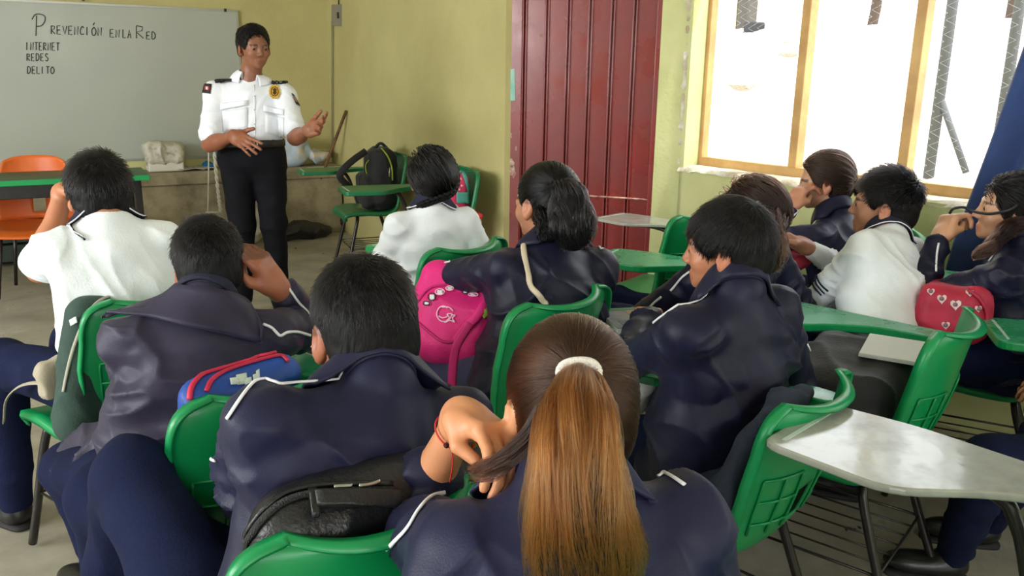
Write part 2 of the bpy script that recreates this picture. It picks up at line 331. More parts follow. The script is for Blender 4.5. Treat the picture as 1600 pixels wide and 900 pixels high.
mk('toggle', *boxm(spt(528, 24, .036), DB, NI3, Z3, .02, .014, .05), M_black, cd, False)
tube('cable', [spt(529, 8, .012), spt(529, -60, .012)], .005, M_black, cd)
tag(tube('conduit_pipe', [spt(519, 33, .02), spt(518.5, 120, .02), spt(519, 246, .02)], .009, mat('conduit', srgb(150, 142, 112), .6)), 'thin painted conduit running down the corner of the yellow walls', 'pipe')
# leaning stick
tag(tube('broom_stick', [atz(471, 360, .01), spt(541, 173, .02)], .014, M_woodd), 'long thin wooden stick leaning against the yellow wall near the corner', 'stick')
# ------------------------------------------------------------------ outside
def terr(s, o):
    z = .35 + .27 * min(max(o - .4, 0), 6.6) + .04 * max(o - 7, 0); return C0 + DW * s + NW * o + Z3 * (z + .03 * math.sin(s * 2.1) * min(o, 3) / 3)
struct('ground', gridm(lambda u, v: terr(-9 + 28 * u, .2 + 30 * v), 50, 50), mat('pale_ground', srgb(214, 206, 190), .95, srgb(178, 168, 146), 1.3, .4, 6, mix=(.5, .8)), smooth=True)
hp = at(1190, 60, 13.0)
hs = thing('house', 'pale yellow house across the bright yard with a wide dark doorway', 'house', hp)
M_h = mat('house_wall', srgb(225, 216, 180), .9)
def hbox(name, x0, x1, y0, y1, z0, z1, m, bv=0):
    o_ = mk(name, *boxm(hp + DA * (x0 + x1) / 2 + V(-.5, .866, 0) * (y0 + y1) / 2 + Z3 * (z0 + z1) / 2, DA, V(-.5, .866, 0), Z3, x1 - x0, y1 - y0, z1 - z0), m, hs, False); return bev(o_, bv) if bv else o_
hbox('wall', -.95, 2.6, 1.2, 4.2, -.8, 2.6, M_h); hbox('roof', -1.4, 3.1, .3, 4.8, 2.6, 2.75, mat('roof_sheet', srgb(150, 90, 70), .8))
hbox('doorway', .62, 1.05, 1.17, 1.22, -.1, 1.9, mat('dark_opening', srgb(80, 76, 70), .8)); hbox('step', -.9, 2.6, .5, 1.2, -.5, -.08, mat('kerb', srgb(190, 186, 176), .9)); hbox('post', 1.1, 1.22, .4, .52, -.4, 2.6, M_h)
o = mk('speaker_box', *joinm([boxm(at(1178, 46, 12.6), DA, V(-.5, .866, 0), Z3, .24, .2, .2), boxm(at(1178, 54, 12.6), DA, V(-.5, .866, 0), Z3, .3, .24, .06)]), mat('dark_box', srgb(40, 40, 42), .7), None, False); bev(o, .02)
tag(o, 'small black box standing by the pale house across the yard', 'box')
for (px, py0, py1, Y, r, lab) in ((1478, -40, 252, 5.5, .034, 'grey fence post with a slanting brace outside the window'), (1578, -40, 262, 5.0, .031, 'grey fence post outside the window next to the blue curtain')):
    p1 = at(px - (py1) * .095, py1, Y); p0 = V(p1[0], p1[1], 3.6)
    fp = thing('fence_post', lab, 'post', p1); tube('post_shaft', [p0, p1 - Z3 * .5], r, mat('post_concrete', srgb(86, 88, 90), .9), fp, seg=10)
    if px < 1500: tube('brace', [p1 + Z3 * .42, p1 + DW * .24 - Z3 * .05], .022, MATS['post_concrete'], fp, seg=8)
def tree(base, h, n, spread, lab, seed, leafcol):
    r = np.random.default_rng(seed); t = thing('tree', lab, 'tree', base); base = V(*base); parts = []; tips = []
    parts.append(tubem(catmull([base, base + V(.05, 0, h * .3), base + V(-.03, 0, h * .55)], 3), [.07] * 4 + [.055, .05, .045][:3], 7))
    for k in range(9):
        a = r.uniform(0, 6.28); e = base + V(math.cos(a) * spread * r.uniform(.5, 1), math.sin(a) * spread * r.uniform(.5, 1), h * r.uniform(.7, 1)); s = base + V(0, 0, h * r.uniform(.35, .55))
        parts.append(tubem(catmull([s, (s + e) / 2 + r.normal(0, .06, 3), e], 3), list(np.linspace(.035, .01, 7)), 5)); tips.append((s, e))
    mk('trunk', *joinm(parts), mat('bark', srgb(76, 62, 52), .9), t); vs = []; fs = []
    for k in range(n):
        s, e = tips[r.integers(len(tips))]; c = s + (e - s) * r.uniform(.5, 1.1) + r.normal(0, .14 * spread, 3); a = unit(r.normal(0, 1, 3)) * .07; b = unit(np.cross(a, r.normal(0, 1, 3))) * .03
        vs += [c - a, c + b, c + a, c - b]; fs.append(tuple(range(4 * k, 4 * k + 4)))
    mk('foliage', vs, fs, mat('leaf_' + str(leafcol), leafcol, .7), t)['kind'] = 'stuff'
tree(at(1358, 62, 12.), 1.9, 500, .8, 'small bare-looking tree in the yard seen through the middle pane', 3, srgb(84, 84, 44))
tree(at(1560, 120, 10.), 2.6, 1500, 1.1, 'leafy green tree in the yard beside the curtain', 5, srgb(52, 72, 26))
for k, (px, py, Y, s_) in enumerate(((1160, 133, 8.5, .16), (1232, 84, 10, .12), (1330, 98, 10, .16), (1345, 82, 10.4, .1), (1300, 116, 9, .08), (1530, 105, 9.5, .25), (1236, 66, 11.5, .2))):
    r = np.random.default_rng(k); bm = bmesh.new(); bmesh.ops.create_icosphere(bm, subdivisions=2, radius=1)
    for v_ in bm.verts: v_.co *= r.uniform(.75, 1.1)
    me = bpy.data.meshes.new('rock'); bm.to_mesh(me); bm.free(); me.materials.append(mat('rock', srgb(170, 164, 150), .95, srgb(140, 132, 120), 6)); o = put(bpy.data.objects.new('rock', me)); o.location = at(px, py, Y); o.scale = (s_, s_ * .7, s_ * .4)
    tag(o, ['low grey rock lowest in the left pane of the window', 'small stone right of the far green chair', 'flat rock in the middle pane', 'small stone above the flat rock in the middle pane', 'pebble-sized stone low in the middle pane', 'broad rock between the two fence posts', 'rock at the foot of the far house step'][k], 'rock', 'rocks in the yard')
# ------------------------------------------------------------------ blue curtain
def curt(u, v):
    # v 0 top .. 1 bottom ; u 0 left edge .. 1 right
    zt = 2.5 - v * 2.15; s_l = np.interp(v, [0, .35, .6, .8, 1], [s_cl + .22, s_cl + .12, s_cl + .02, s_cl - .07, s_cl - .12]); s = s_l + u * (1.25 - .1 * v)
    return C0 + DW * s - NW * (.10 + .028 * math.sin(u * 46 + 1.2 * v) + .016 * math.sin(u * 19 + 2 + v * 2)) + Z3 * zt
s_cl, _ = sW(1546, 215, -.10)
ct = thing('curtain', 'dark blue curtain hanging at the right end of the window', 'curtain', curt(.5, 1)); mk('cloth', *gridm(curt, 130, 24, .004), mat('curtain_blue', srgb(42, 66, 118), .85, srgb(34, 54, 100), 3, .15, 160, sheen=.3), ct)
tube('curtain_rod', [C0 + DW * (sj - .1) - NW * .1 + Z3 * 2.5, C0 + DW * (sj + 4.2) - NW * .1 + Z3 * 2.5], .012, M_steel, ct)
# ================================================================== chairs
def chair_mesh():
    prof = catmull([(.225, .395), (.215, .432), (.12, .445), (0, .437), (-.09, .436), (-.155, .46), (-.195, .52), (-.225, .61), (-.245, .70), (-.262, .785), (-.272, .825)], 6)
    hw = np.interp(np.linspace(0, 1, len(prof)), [0, .1, .3, .5, .62, .75, .9, 1], [.185, .205, .215, .205, .205, .222, .212, .160])
    tt_ = np.linspace(0, 1, len(prof)); xx = np.clip((tt_ - .84) / .16, 0, 1); hw = np.where(tt_ > .84, .218 * (1 - .36 * (1 - np.sqrt(1 - xx ** 2))), hw); prof = np.array([(p[0], p[1]) for p in prof]); n = len(prof); nu = 22; g = np.zeros((n, nu + 5, 3))
    tg = np.gradient(prof, axis=0); tg /= np.linalg.norm(tg, axis=1, keepdims=True); nr = np.stack([tg[:, 1], -tg[:, 0]], 1)
    for j in range(n):
        N2 = nr[j]; N2 = N2 if (N2 @ np.array([.6, .8])) > 0 else -N2       # towards the sitter
        back = min(max((j / n - .4) / .25, 0), 1)
        for i in range(-2, nu + 3):
            u = (min(max(i, 0), nu) / nu) * 2 - 1; lift = (.012 + .05 * back) * abs(u) ** 2.4 ; ex = 0; x = u * hw[j]
            if i < 0 or i > nu: ex = {1: .011, 2: .024}[-i if i < 0 else i - nu]; x += (.006 if ex < .02 else .004) * np.sign(u); lift -= ex
            g[j, i + 2] = (x, prof[j, 0] + N2[0] * lift, prof[j, 1] + N2[1] * lift)
    N2 = nr[-1] if nr[-1] @ np.array([.6, .8]) > 0 else -nr[-1]; t2 = g[-1].copy(); t3 = g[-1].copy(); W0 = nu + 5
    for c in range(W0):
        ci = min(max(c, 2), W0 - 3); b = g[-1][ci]; sg_ = -1 if c < 2 else 1 if c > W0 - 3 else 0; e_ = {0: .024, 1: .011}.get(min(c, W0 - 1 - c), 0)
        t2[c] = b + np.array([sg_ * .004, -N2[0] * max(e_, .011), -N2[1] * max(e_, .011) + .002]); t3[c] = b + np.array([sg_ * .003, -N2[0] * .024, -N2[1] * .024 - .003])
    g = np.concatenate([g, t2[None], t3[None]])
    n2 = len(g); W_ = nu + 5; vs = g.reshape(-1, 3); fs = []
    for j in range(n2 - 1):
        for i in range(W_ - 1):
            u = ((i - 2) + .5) / nu * 2 - 1
            if abs(u) < .22 and 36 <= j <= 41: continue
            fs.append((j * W_ + i, j * W_ + i + 1, j * W_ + W_ + i + 1, j * W_ + W_ + i))
    return vs, fs, g
CH = {}
def chair_proto(tabmat=M_greentop, tabedge=M_green, shell=M_green):
    r = bpy.data.objects.new('tablet_chair', None); COL.objects.link(r)
    v, f, g = chair_mesh(); sh = mk('seat_shell', v, [q[::-1] for q in f], shell, r); m = sh.modifiers.new('s', 'SOLIDIFY'); m.thickness = .006; m.offset = 0
    for sg in (-1, 1):
        rb = [tubem([g[j, 13 + sg * k] + V(0, -.006, -.003) for k in (3, 5, 7, 9)], .0035, 5) for j in (38, 42, 46)] + [tubem([g[j, 13 + sg * k] + V(0, -.006, -.003) for j in (36, 39, 42, 45, 46)], .0035, 5) for k in (3, 6, 9)]
        mk('rib_panel', *joinm(rb), shell, sh)
    for sx in (-1, 1):
        tube('leg', catmull([(0.01 * sx, .13, .418), (sx * .10, .13, .418), (sx * .165, .135, .405), (sx * .185, .15, .35), (sx * .205, .20, .15), (sx * .22, .235, .012)], 5), .0125, M_black, r, seg=9)
        tube('leg', catmull([(0.01 * sx, -.10, .418), (sx * .10, -.10, .418), (sx * .165, -.105, .405), (sx * .185, -.12, .35), (sx * .205, -.19, .15), (sx * .22, -.24, .012)], 5), .0125, M_black, r, seg=9)
    tube('seat_rail', [(.08, .14, .415), (.08, -.11, .415)], .010, M_black, r); tube('seat_rail', [(-.08, .14, .415), (-.08, -.11, .415)], .010, M_black, r)
    rk = [tubem([(sx * .200, .185, .19), (sx * .200, -.175, .19)], .004, 6) for sx in (-1, 1)] + [tubem([(-.2, y, .19), (.2, y, .19)], .004, 6) for y in (.185, -.175)] + [tubem([(x, .185, .186), (x, -.175, .186)], .003, 5) for x in (-.13, -.065, 0, .065, .13)]
    mk('book_rack', *joinm(rk), M_rod, r)
    tube('tablet_support', catmull([(.10, .0, .412), (.20, .0, .412), (.245, .03, .43), (.262, .06, .52), (.268, .10, .64), (.268, .16, .682), (.262, .40, .684)], 5), .0125, M_black, r, seg=9)
    out = rounded([(.255, -.17), (.335, -.17), (.355, .12), (.375, .30), (.36, .47), (.10, .47), (.085, .24), (.20, .12), (.25, .02)], [.03, .03, .05, .05, .04, .035, .05, .05, .05])
    tb = mk('tablet', *polym([V(p[0], p[1], .714) for p in out], .014 if tabmat is M_grey else .026, Z3), [tabedge, tabmat], r, False); tb.data.polygons[0].material_index = 1; bev(tb, .005, 3)
    mk('pencil_groove', *box0(.13, .33, .437, .445, .7105, .7152), mat('groove', srgb(190, 206, 196), .4), tb, False)
    return r
def copy_tree(o, parent=None):
    c = o.copy(); COL.objects.link(c); c.parent = parent
    for ch in [x for x in bpy.data.objects if x.parent == o]: copy_tree(ch, c)
    return c
CHG = 'green classroom chairs with a writing tablet'
_first = {}
_kids = {}
def chair(x, y, yaw, label, kind='g', s=1.0, group=CHG):
    if kind not in _first:
        _first[kind] = chair_proto() if kind == 'g' else chair_proto(M_grey, M_grey) if kind == 'y' else chair_proto(M_green2, M_green2, M_green2); r = _first[kind]
    else: r = copy_tree(_first[kind])
    r.location = (x, y, 0); r.rotation_euler = (0, 0, math.radians(yaw)); r.scale = (s, s, s); return tag(r, label, 'chair', group)
def chair_bl(px, py, yaw, label, kind='g', side=-1, z=.82, s=1.0):
    """chair whose left (side -1) or right (+1) upper back corner shows at the pixel"""
    c = atz(px, py, z * s); q = c - side * rdir(yaw) * .195 * s + ydir(yaw) * .262 * s; return chair(q[0], q[1], yaw, label, kind, s), q
# ================================================================== implicit surfaces -> meshes
def vnoise(P, f, seed=0):
    """smooth value noise, vectorised"""
    Q = P * f + seed * 17.31; I = np.floor(Q).astype(np.int64); T = Q - I; T = T * T * (3 - 2 * T); out = 0
    def h(i, j, k):
        n = (i * 73856093) ^ (j * 19349663) ^ (k * 83492791) ^ (seed * 2654435761); n = (n ^ (n >> 13)) * 1274126177 & 0x7fffffff; return ((n ^ (n >> 16)) & 0xffff) / 32767.5 - 1
    for a in (0, 1):
        for b in (0, 1):
            for c in (0, 1):
                out = out + h(I[:, 0] + a, I[:, 1] + b, I[:, 2] + c) * (T[:, 0] if a else 1 - T[:, 0]) * (T[:, 1] if b else 1 - T[:, 1]) * (T[:, 2] if c else 1 - T[:, 2])
    return out
class Fld:
    def __init__(s): s.p = []
    def cone(s, a, b, ra, rb=None, k=.02, op=1): s.p.append((0, np.asarray(a, float), np.asarray(b, float), ra, ra if rb is None else rb, k, op)); return s
    def ell(s, c, r, M=None, k=.02, op=1): s.p.append((1, np.asarray(c, float), np.asarray(r, float), np.eye(3) if M is None else M, 0, k, op)); return s
    def box(s, c, h, M=None, rd=.01, k=.01, op=1): s.p.append((2, np.asarray(c, float), np.asarray(h, float), np.eye(3) if M is None else M, rd, k, op)); return s
    def econe(s, a, b, ra, rb, side, k=.03, op=1): s.p.append((3, np.asarray(a, float), np.asarray(b, float), (ra, rb), unit(side), k, op)); return s   # ra=(wide, deep)
    def half(s, c, n, k=.01, op=-1): s.p.append((4, np.asarray(c, float), unit(n), 0, 0, k, op)); return s     # cuts what lies beyond the plane
    def bounds(s, pad=.02):
        lo = []; hi = []
        for q in s.p:
            if q[6] < 0: continue
            if q[0] == 0: r = max(q[3], q[4]); lo.append(np.minimum(q[1], q[2]) - r); hi.append(np.maximum(q[1], q[2]) + r)
            elif q[0] == 1: e = np.abs(q[3] @ np.diag(q[2])).sum(1); lo.append(q[1] - e); hi.append(q[1] + e)
            elif q[0] == 2: e = np.abs(q[3] @ np.diag(q[2])).sum(1); lo.append(q[1] - e); hi.append(q[1] + e)
            elif q[0] == 3: r = max(q[3][0] + q[3][1]); lo.append(np.minimum(q[1], q[2]) - r); hi.append(np.maximum(q[1], q[2]) + r)
        return np.min(lo, 0) - pad, np.max(hi, 0) + pad
    @staticmethod
    def pd(q, P):
        t = q[0]
        if t == 0:
            ab = q[2] - q[1]; pa = P - q[1]; u = np.clip(pa @ ab / (ab @ ab + 1e-12), 0, 1); pa = pa - u[:, None] * ab; return np.sqrt(np.einsum('ij,ij->i', pa, pa)) - (q[3] + (q[4] - q[3]) * u)
        if t == 1:
            L = (P - q[1]) @ q[3]; A = L / q[2]; k0 = np.sqrt(np.einsum('ij,ij->i', A, A)); A = A / q[2]; k1 = np.sqrt(np.einsum('ij,ij->i', A, A)); return k0 * (k0 - 1) / np.maximum(k1, 1e-9)
        if t == 2:
            L = np.abs((P - q[1]) @ q[3]) - (q[2] - q[4]); return np.linalg.norm(np.maximum(L, 0), axis=1) + np.minimum(L.max(1), 0) - q[4]
        if t == 3:
            ab = q[2] - q[1]; ln = np.linalg.norm(ab); ax = ab / ln; sd = unit(q[4] - ax * (q[4] @ ax)); dp = np.cross(ax, sd); pa = P - q[1]; h = pa @ ax; u = np.clip(h / ln, 0, 1); o = h - u * ln
            (rax, ray_), (rbx, rby) = q[3]; rx = rax + (rbx - rax) * u; ry = ray_ + (rby - ray_) * u; rz = np.minimum(rx, ry) * .8
            a = pa @ sd; b = pa @ dp; k0 = np.sqrt((a / rx) ** 2 + (b / ry) ** 2 + (o / rz) ** 2); k1 = np.sqrt((a / rx ** 2) ** 2 + (b / ry ** 2) ** 2 + (o / rz ** 2) ** 2); return np.where(k1 > 1e-9, k0 * (k0 - 1) / np.maximum(k1, 1e-9), -rz)
        return -((P - q[1]) @ q[2])
    @staticmethod
    def comb(D, d, q):
        k = q[5]
        if q[6] > 0:
            h = np.maximum(k - np.abs(D - d), 0) / k; return np.minimum(D, d) - h * h * k * .25
        h = np.maximum(k - np.abs(-D - d), 0) / k; return np.maximum(D, -d) + h * h * k * .25
    def ev(s, P):
        P = np.asarray(P, float); D = np.full(len(P), 1e3)
        for q in s.p: D = s.comb(D, s.pd(q, P), q)
        return D
    def evb(s, cc, P, rad):
        """P (blocks, n, 3) with centres cc and block radius rad: each shape only where it matters"""
        nb, n, _ = P.shape; D = np.full((nb, n), 1.)
        for q in s.p:
            if q[0] == 4: D = s.comb(D.ravel(), s.pd(q, P.reshape(-1, 3)), q).reshape(nb, n); continue
            m = s.pd(q, cc) < rad * 1.6 + q[5] + .012
            if q[0] in (1, 3): m |= np.linalg.norm(cc - q[1], axis=1) < rad * 2
            if not m.any(): continue
            D[m] = s.comb(D[m].ravel(), s.pd(q, P[m].reshape(-1, 3)), q).reshape(-1, n)
        return D
    def mesh(s, h, post=None, lo=None, hi=None):
        if lo is None: lo, hi = s.bounds(.03)
        B = 6; n = np.ceil((hi - lo) / (h * B)).astype(int) + 1; N = n * B
        ci = np.stack(np.meshgrid(*[np.arange(k) for k in n], indexing='ij'), -1).reshape(-1, 3); cc = lo + (ci + .5) * B * h - h * .5
        cd = s.ev(cc); act = np.abs(cd) < B * h * 1.45 + .012
        G = np.repeat(np.repeat(np.repeat(np.sign(cd).reshape(n), B, 0), B, 1), B, 2).astype(np.float32)
        off = np.stack(np.meshgrid(*[np.arange(B)] * 3, indexing='ij'), -1).reshape(-1, 3); A = ci[act]
        idx = (A[:, None, :] * B + off[None]).reshape(-1, 3); P = lo + idx * h
        d = s.evb(cc[act], P.reshape(len(A), -1, 3), B * h * .87).ravel()
        if post is not None: d = post(P, d)
        G[idx[:, 0], idx[:, 1], idx[:, 2]] = d; S = G < 0
        C = S[:-1, :-1, :-1].astype(np.int8)
        for a, b, c in ((1, 0, 0), (0, 1, 0), (0, 0, 1), (1, 1, 0), (1, 0, 1), (0, 1, 1), (1, 1, 1)): C = C + S[a:a + S.shape[0] - 1, b:b + S.shape[1] - 1, c:c + S.shape[2] - 1]
        cells = np.argwhere((C > 0) & (C < 8)); vid = np.full(C.shape, -1, np.int32); vid[cells[:, 0], cells[:, 1], cells[:, 2]] = np.arange(len(cells))
        acc = np.zeros((len(cells), 3)); cnt = np.zeros(len(cells)); cr = [V(a, b, c).astype(int) for a in (0, 1) for b in (0, 1) for c in (0, 1)]
        val = [G[cells[:, 0] + c[0], cells[:, 1] + c[1], cells[:, 2] + c[2]] for c in cr]
        for i in range(8):
            for j in range(i + 1, 8):
                if np.abs(cr[i] - cr[j]).sum() != 1: continue
                m = (val[i] < 0) != (val[j] < 0); t = np.where(m, val[i] / np.where(m, val[i] - val[j], 1), 0)
                acc += m[:, None] * (cr[i] + t[:, None] * (cr[j] - cr[i])); cnt += m
        Vt = lo + (cells + acc / cnt[:, None]) * h; F = []
        for ax in range(3):
            u, v = (ax + 1) % 3, (ax + 2) % 3; sl0 = [slice(None)] * 3; sl1 = [slice(None)] * 3; sl0[ax] = slice(0, -1); sl1[ax] = slice(1, None)
            a0 = S[tuple(sl0)]; a1 = S[tuple(sl1)]; e = np.argwhere(a0 != a1); e = e[(e[:, u] > 0) & (e[:, v] > 0) & (e[:, u] < S.shape[u] - 1) & (e[:, v] < S.shape[v] - 1)]
            du = np.zeros(3, int); du[u] = 1; dv = np.zeros(3, int); dv[v] = 1
            g = lambda x: vid[x[:, 0], x[:, 1], x[:, 2]]
            q = np.stack([g(e - du - dv), g(e - dv), g(e), g(e - du)], 1); fl_ = ~S[e[:, 0], e[:, 1], e[:, 2]]; q[fl_] = q[fl_][:, ::-1]; F.append(q)
        F = np.concatenate(F); F = F[(F >= 0).all(1)]; return Vt, F
def vnormals(Vt, F):
    n = np.cross(Vt[F[:, 2]] - Vt[F[:, 0]], Vt[F[:, 3]] - Vt[F[:, 1]]); out = np.zeros_like(Vt)
    for k in range(4):
        for c in range(3): out[:, c] += np.bincount(F[:, k], n[:, c], len(Vt))
    return out / (np.linalg.norm(out, axis=1, keepdims=True) + 1e-12)
def smoothv(Vt, F, it=1, lam=.5):
    for _ in range(it):
        acc = np.zeros_like(Vt); cnt = np.zeros(len(Vt))
        for k in range(4):
            nb = F[:, (k + 1) % 4]
            for c in range(3): acc[:, c] += np.bincount(F[:, k], Vt[nb, c], len(Vt)) + np.bincount(nb, Vt[F[:, k], c], len(Vt))
            cnt += np.bincount(F[:, k], minlength=len(Vt)) + np.bincount(nb, minlength=len(Vt))
        Vt = Vt + lam * (acc / np.maximum(cnt, 1)[:, None] - Vt)
    return Vt
def frame(f, up=(0, 0, 1)):
    """columns right, forward, up of a local frame that looks along f"""
    f = unit(f); r = unit(np.cross(f, up)); return np.stack([r, f, np.cross(r, f)], 1)
def rot(axis, deg): return np.array(Matrix.Rotation(math.radians(deg), 3, Vector(tuple(unit(axis)))))
def basis(yaw, pitch=0, roll=0):
    """yaw left, pitch down positive, roll towards the right shoulder positive"""
    M = np.stack([rdir(yaw), ydir(yaw), Z3], 1); M = rot(M[:, 0], -pitch) @ M; return rot(M[:, 1], roll) @ M
def bvh_of(Vt, F): return BVHTree.FromPolygons([tuple(v) for v in Vt], [tuple(int(i) for i in q) for q in F])
def cast(bv, px, py, off=0.):
    d = unit(ray(px, py)); h = bv.ray_cast(Vector(EYE), Vector(d))
    if h[0] is None:
        for rr in (2, 4, 7, 11, 16, 24):
            for a in np.linspace(0, 6.28, 9)[:-1]:
                d = unit(ray(px + rr * math.cos(a), py + rr * math.sin(a))); h = bv.ray_cast(Vector(EYE), Vector(d))
                if h[0] is not None: return V(*h[0]) + V(*h[1]) * off, V(*h[1])
        return None, None
    n = V(*h[1]); n = n if n @ d < 0 else -n
    return V(*h[0]) + n * off, n
def near(bv, p, off=0.):
    h = bv.find_nearest(Vector(tuple(p))); n = V(*h[1]); return V(*h[0]) + n * off, n
def piping(name, bv, px, r, m, parent, off=.001, sub=5, flat=.6):
    """a raised cord laid on a garment through the given picture points"""
    off = off + .0022
    q = catmull([V(x, y, 0) for x, y in px], sub); P = []; Ns = []
    for a in q:
        p, n = cast(bv, a[0], a[1], off)
        if p is not None and (not P or np.linalg.norm(p - P[-1]) < .09): P.append(p); Ns.append(n)
    if len(P) < 3: return None
    P = np.array(P); Ns = np.array(Ns)
    for _ in range(1): P[1:-1] = (P[:-2] + 2 * P[1:-1] + P[2:]) / 4; Ns[1:-1] = Ns[:-2] + Ns[1:-1] + Ns[2:]
    return tube(name, list(P), r, m, parent, seg=6, flat=([unit(x) for x in Ns], flat))
def patch(name, bv, px, thick, m, parent, off=.0015, n=6):
    """flat cloth or metal piece on a surface: picture quad corners (tl,tr,br,bl)"""
    q = [V(x, y, 0) for x, y in px]
    def fn(u, v):
        a = (q[0] * (1 - u) + q[1] * u) * (1 - v) + (q[3] * (1 - u) + q[2] * u) * v; p, nn = cast(bv, a[0], a[1], off + thick); return p if p is not None else V(0, 0, 0)
    g = np.array([[fn(i / n, j / n) for i in range(n + 1)] for j in range(n + 1)])
    if (np.abs(g).sum(-1) == 0).any(): return None
    vs, fs = gridm(lambda u, v: g[int(round(v * n)), int(round(u * n))], n, n, thick * .9)
    return mk(name, vs, fs, m, parent)
# ---------------------------------------------------------------- hair strands
def strands(name, roots, dirs, length, steps, r, m, parent, col, field, taper=.35, clump=None):
    """roots (N,3); field(P, D, t) -> new direction; one mesh of three-sided fibres with a colour attribute"""
    Nn = len(roots); P = np.zeros((steps + 1, Nn, 3)); P[0] = roots; D = dirs.copy(); st = (np.asarray(length) / steps).reshape(-1, 1) * np.ones((Nn, 1))
    for i in range(steps):
        D = field(P[i], D, i / steps); D /= np.linalg.norm(D, axis=1, keepdims=True) + 1e-9; P[i + 1] = P[i] + D * st
    return fibre_mesh(name, P, r, m, parent, col, taper)
def fibre_mesh(name, P, r, m, parent, col, taper=.35):
    """real hair fibres as a curves object; P (steps, n, 3)"""
    S, Nn, _ = P.shape; cu = bpy.data.hair_curves.new(name); cu.add_curves([S] * Nn); pos = np.ascontiguousarray(P.transpose(1, 0, 2), dtype=np.float32)
    cu.attributes['position'].data.foreach_set('vector', pos.ravel()); ra = cu.attributes.new('radius', 'FLOAT', 'POINT') if 'radius' not in cu.attributes else cu.attributes['radius']
    rr = np.linspace(1, taper, S)[None, :] * np.ones((Nn, 1)) * (r if np.isscalar(r) else np.asarray(r)[:, None]); ra.data.foreach_set('value', rr.astype(np.float32).ravel())
    c4 = np.ones((Nn, S, 4), np.float32); c4[..., :3] = col.transpose(1, 0, 2) if col.ndim == 3 else col[:, None, :]; ca = cu.attributes.new('Col', 'FLOAT_COLOR', 'POINT'); ca.data.foreach_set('color', np.clip(c4, 0, 1).ravel())
    cu.materials.append(m); o = put(bpy.data.objects.new(name, cu), parent); o['kind'] = 'stuff'; return o
def surf_samples(Vt, F, n, rng, keep=None):
    a = Vt[F[:, 0]]; area_ = np.linalg.norm(np.cross(Vt[F[:, 2]] - a, Vt[F[:, 3]] - Vt[F[:, 1]]), axis=1)
    if keep is not None: area_ = area_ * keep(Vt[F].mean(1))
    i = rng.choice(len(F), n, p=area_ / area_.sum()); u = rng.random((n, 1)); v = rng.random((n, 1)); q = Vt[F[i]]
    return (q[:, 0] * (1 - u) + q[:, 1] * u) * (1 - v) + (q[:, 3] * (1 - u) + q[:, 2] * u) * v, vnormals(Vt, F)[F[i, 0]]
# ---------------------------------------------------------------- head, hand, limbs
def head_sdf(f, c, M, s=1., k=.016):
    """head of total height .225*s around the centre c"""
    T = lambda *p: c + M @ (V(*p) * s)
    f.ell(T(0, -.014, .026), V(.074, .092, .084) * s, M, k=.02 * s); f.ell(T(0, .030, -.022), V(.060, .056, .070) * s, M, k=k * s * 1.4)
    f.ell(T(0, .030, -.068), V(.047, .045, .036) * s, M, k=.02 * s); f.ell(T(0, .066, -.089), V(.019, .014, .014) * s, M, k=.02 * s)
    for g in (-1, 1):
        f.ell(T(g * .034, .056, -.030), V(.024, .022, .024) * s, M, k=.016 * s)
        f.ell(T(g * .031, .088, -.002), V(.016, .010, .0085) * s, M, k=.012 * s, op=-1)
    f.cone(T(-.030, .074, .016), T(.030, .074, .016), .011 * s, k=.014 * s)
    f.cone(T(0, .081, .004), T(0, .098, -.030), .0062 * s, .0088 * s, k=.014 * s)
    for g in (-1, 1):
        f.ell(T(g * .010, .090, -.035), V(.008, .009, .007) * s, M, k=.008 * s)
        f.ell(T(g * .031, .0735, -.002), V(.0125, .0125, .0115) * s, M, k=.004 * s); f.cone(T(g * .021, .0825, .0035), T(g * .041, .0785, .0025), .0032 * s, k=.005 * s); f.cone(T(g * .021, .081, -.0075), T(g * .040, .078, -.0075), .0028 * s, k=.005 * s)
        f.cone(T(g * .018, .081, .0075), T(g * .044, .076, .006), .0028 * s, k=.004 * s)
    f.cone(T(-.020, .0755, -.0650), T(.020, .0755, -.0650), .0052 * s, k=.006 * s); f.cone(T(-.006, .081, -.0640), T(.006, .081, -.0640), .0054 * s, k=.008 * s)
    f.cone(T(-.013, .0765, -.0755), T(.013, .0765, -.0755), .0062 * s, k=.006 * s)
    for g in (-1, 1):
        E = M @ rot((0, 0, 1), -g * 22) @ rot((1, 0, 0), 10)
        f.ell(T(g * .078, -.006, -.012), V(.009, .020, .032) * s, E, k=.006 * s); f.ell(T(g * .087, -.001, -.008), V(.007, .011, .020) * s, E, k=.005 * s, op=-1)
        f.cone(T(g * .074, .002, -.036), T(g * .076, .0, -.040), .008 * s, k=.006 * s)
def hair_cap(f, c, M, s=1., t=.010, nape=-.070, bare=0., side=-.02, k=.02, ears=True):
    T = lambda *p: c + M @ (V(*p) * s)
    f.ell(T(0, -.016, .028), V(.074 + t, .092 + t, .085 + t * 1.3) * s, M, k=.02 * s)
    f.ell(T(0, -.045, -.040), V(.064 + t * .6, .054 + t, .05) * s, M, k=.04 * s)
    f.ell(T(0, .098, -.026 + bare * .012), V(.086, .074, .094) * s, M, k=.010 * s, op=-1)          # face
    f.half(T(0, -.06, nape), M @ V(0, .15, -1), k=.01 * s); 
    if ears:
        for g in (-1, 1): f.ell(T(g * .082, .003, -.030), V(.034, .027, .040) * s, M, k=.01 * s, op=-1); f.ell(T(g * .07, .045, -.055), V(.05, .040, .045) * s, M, k=.01 * s, op=-1)
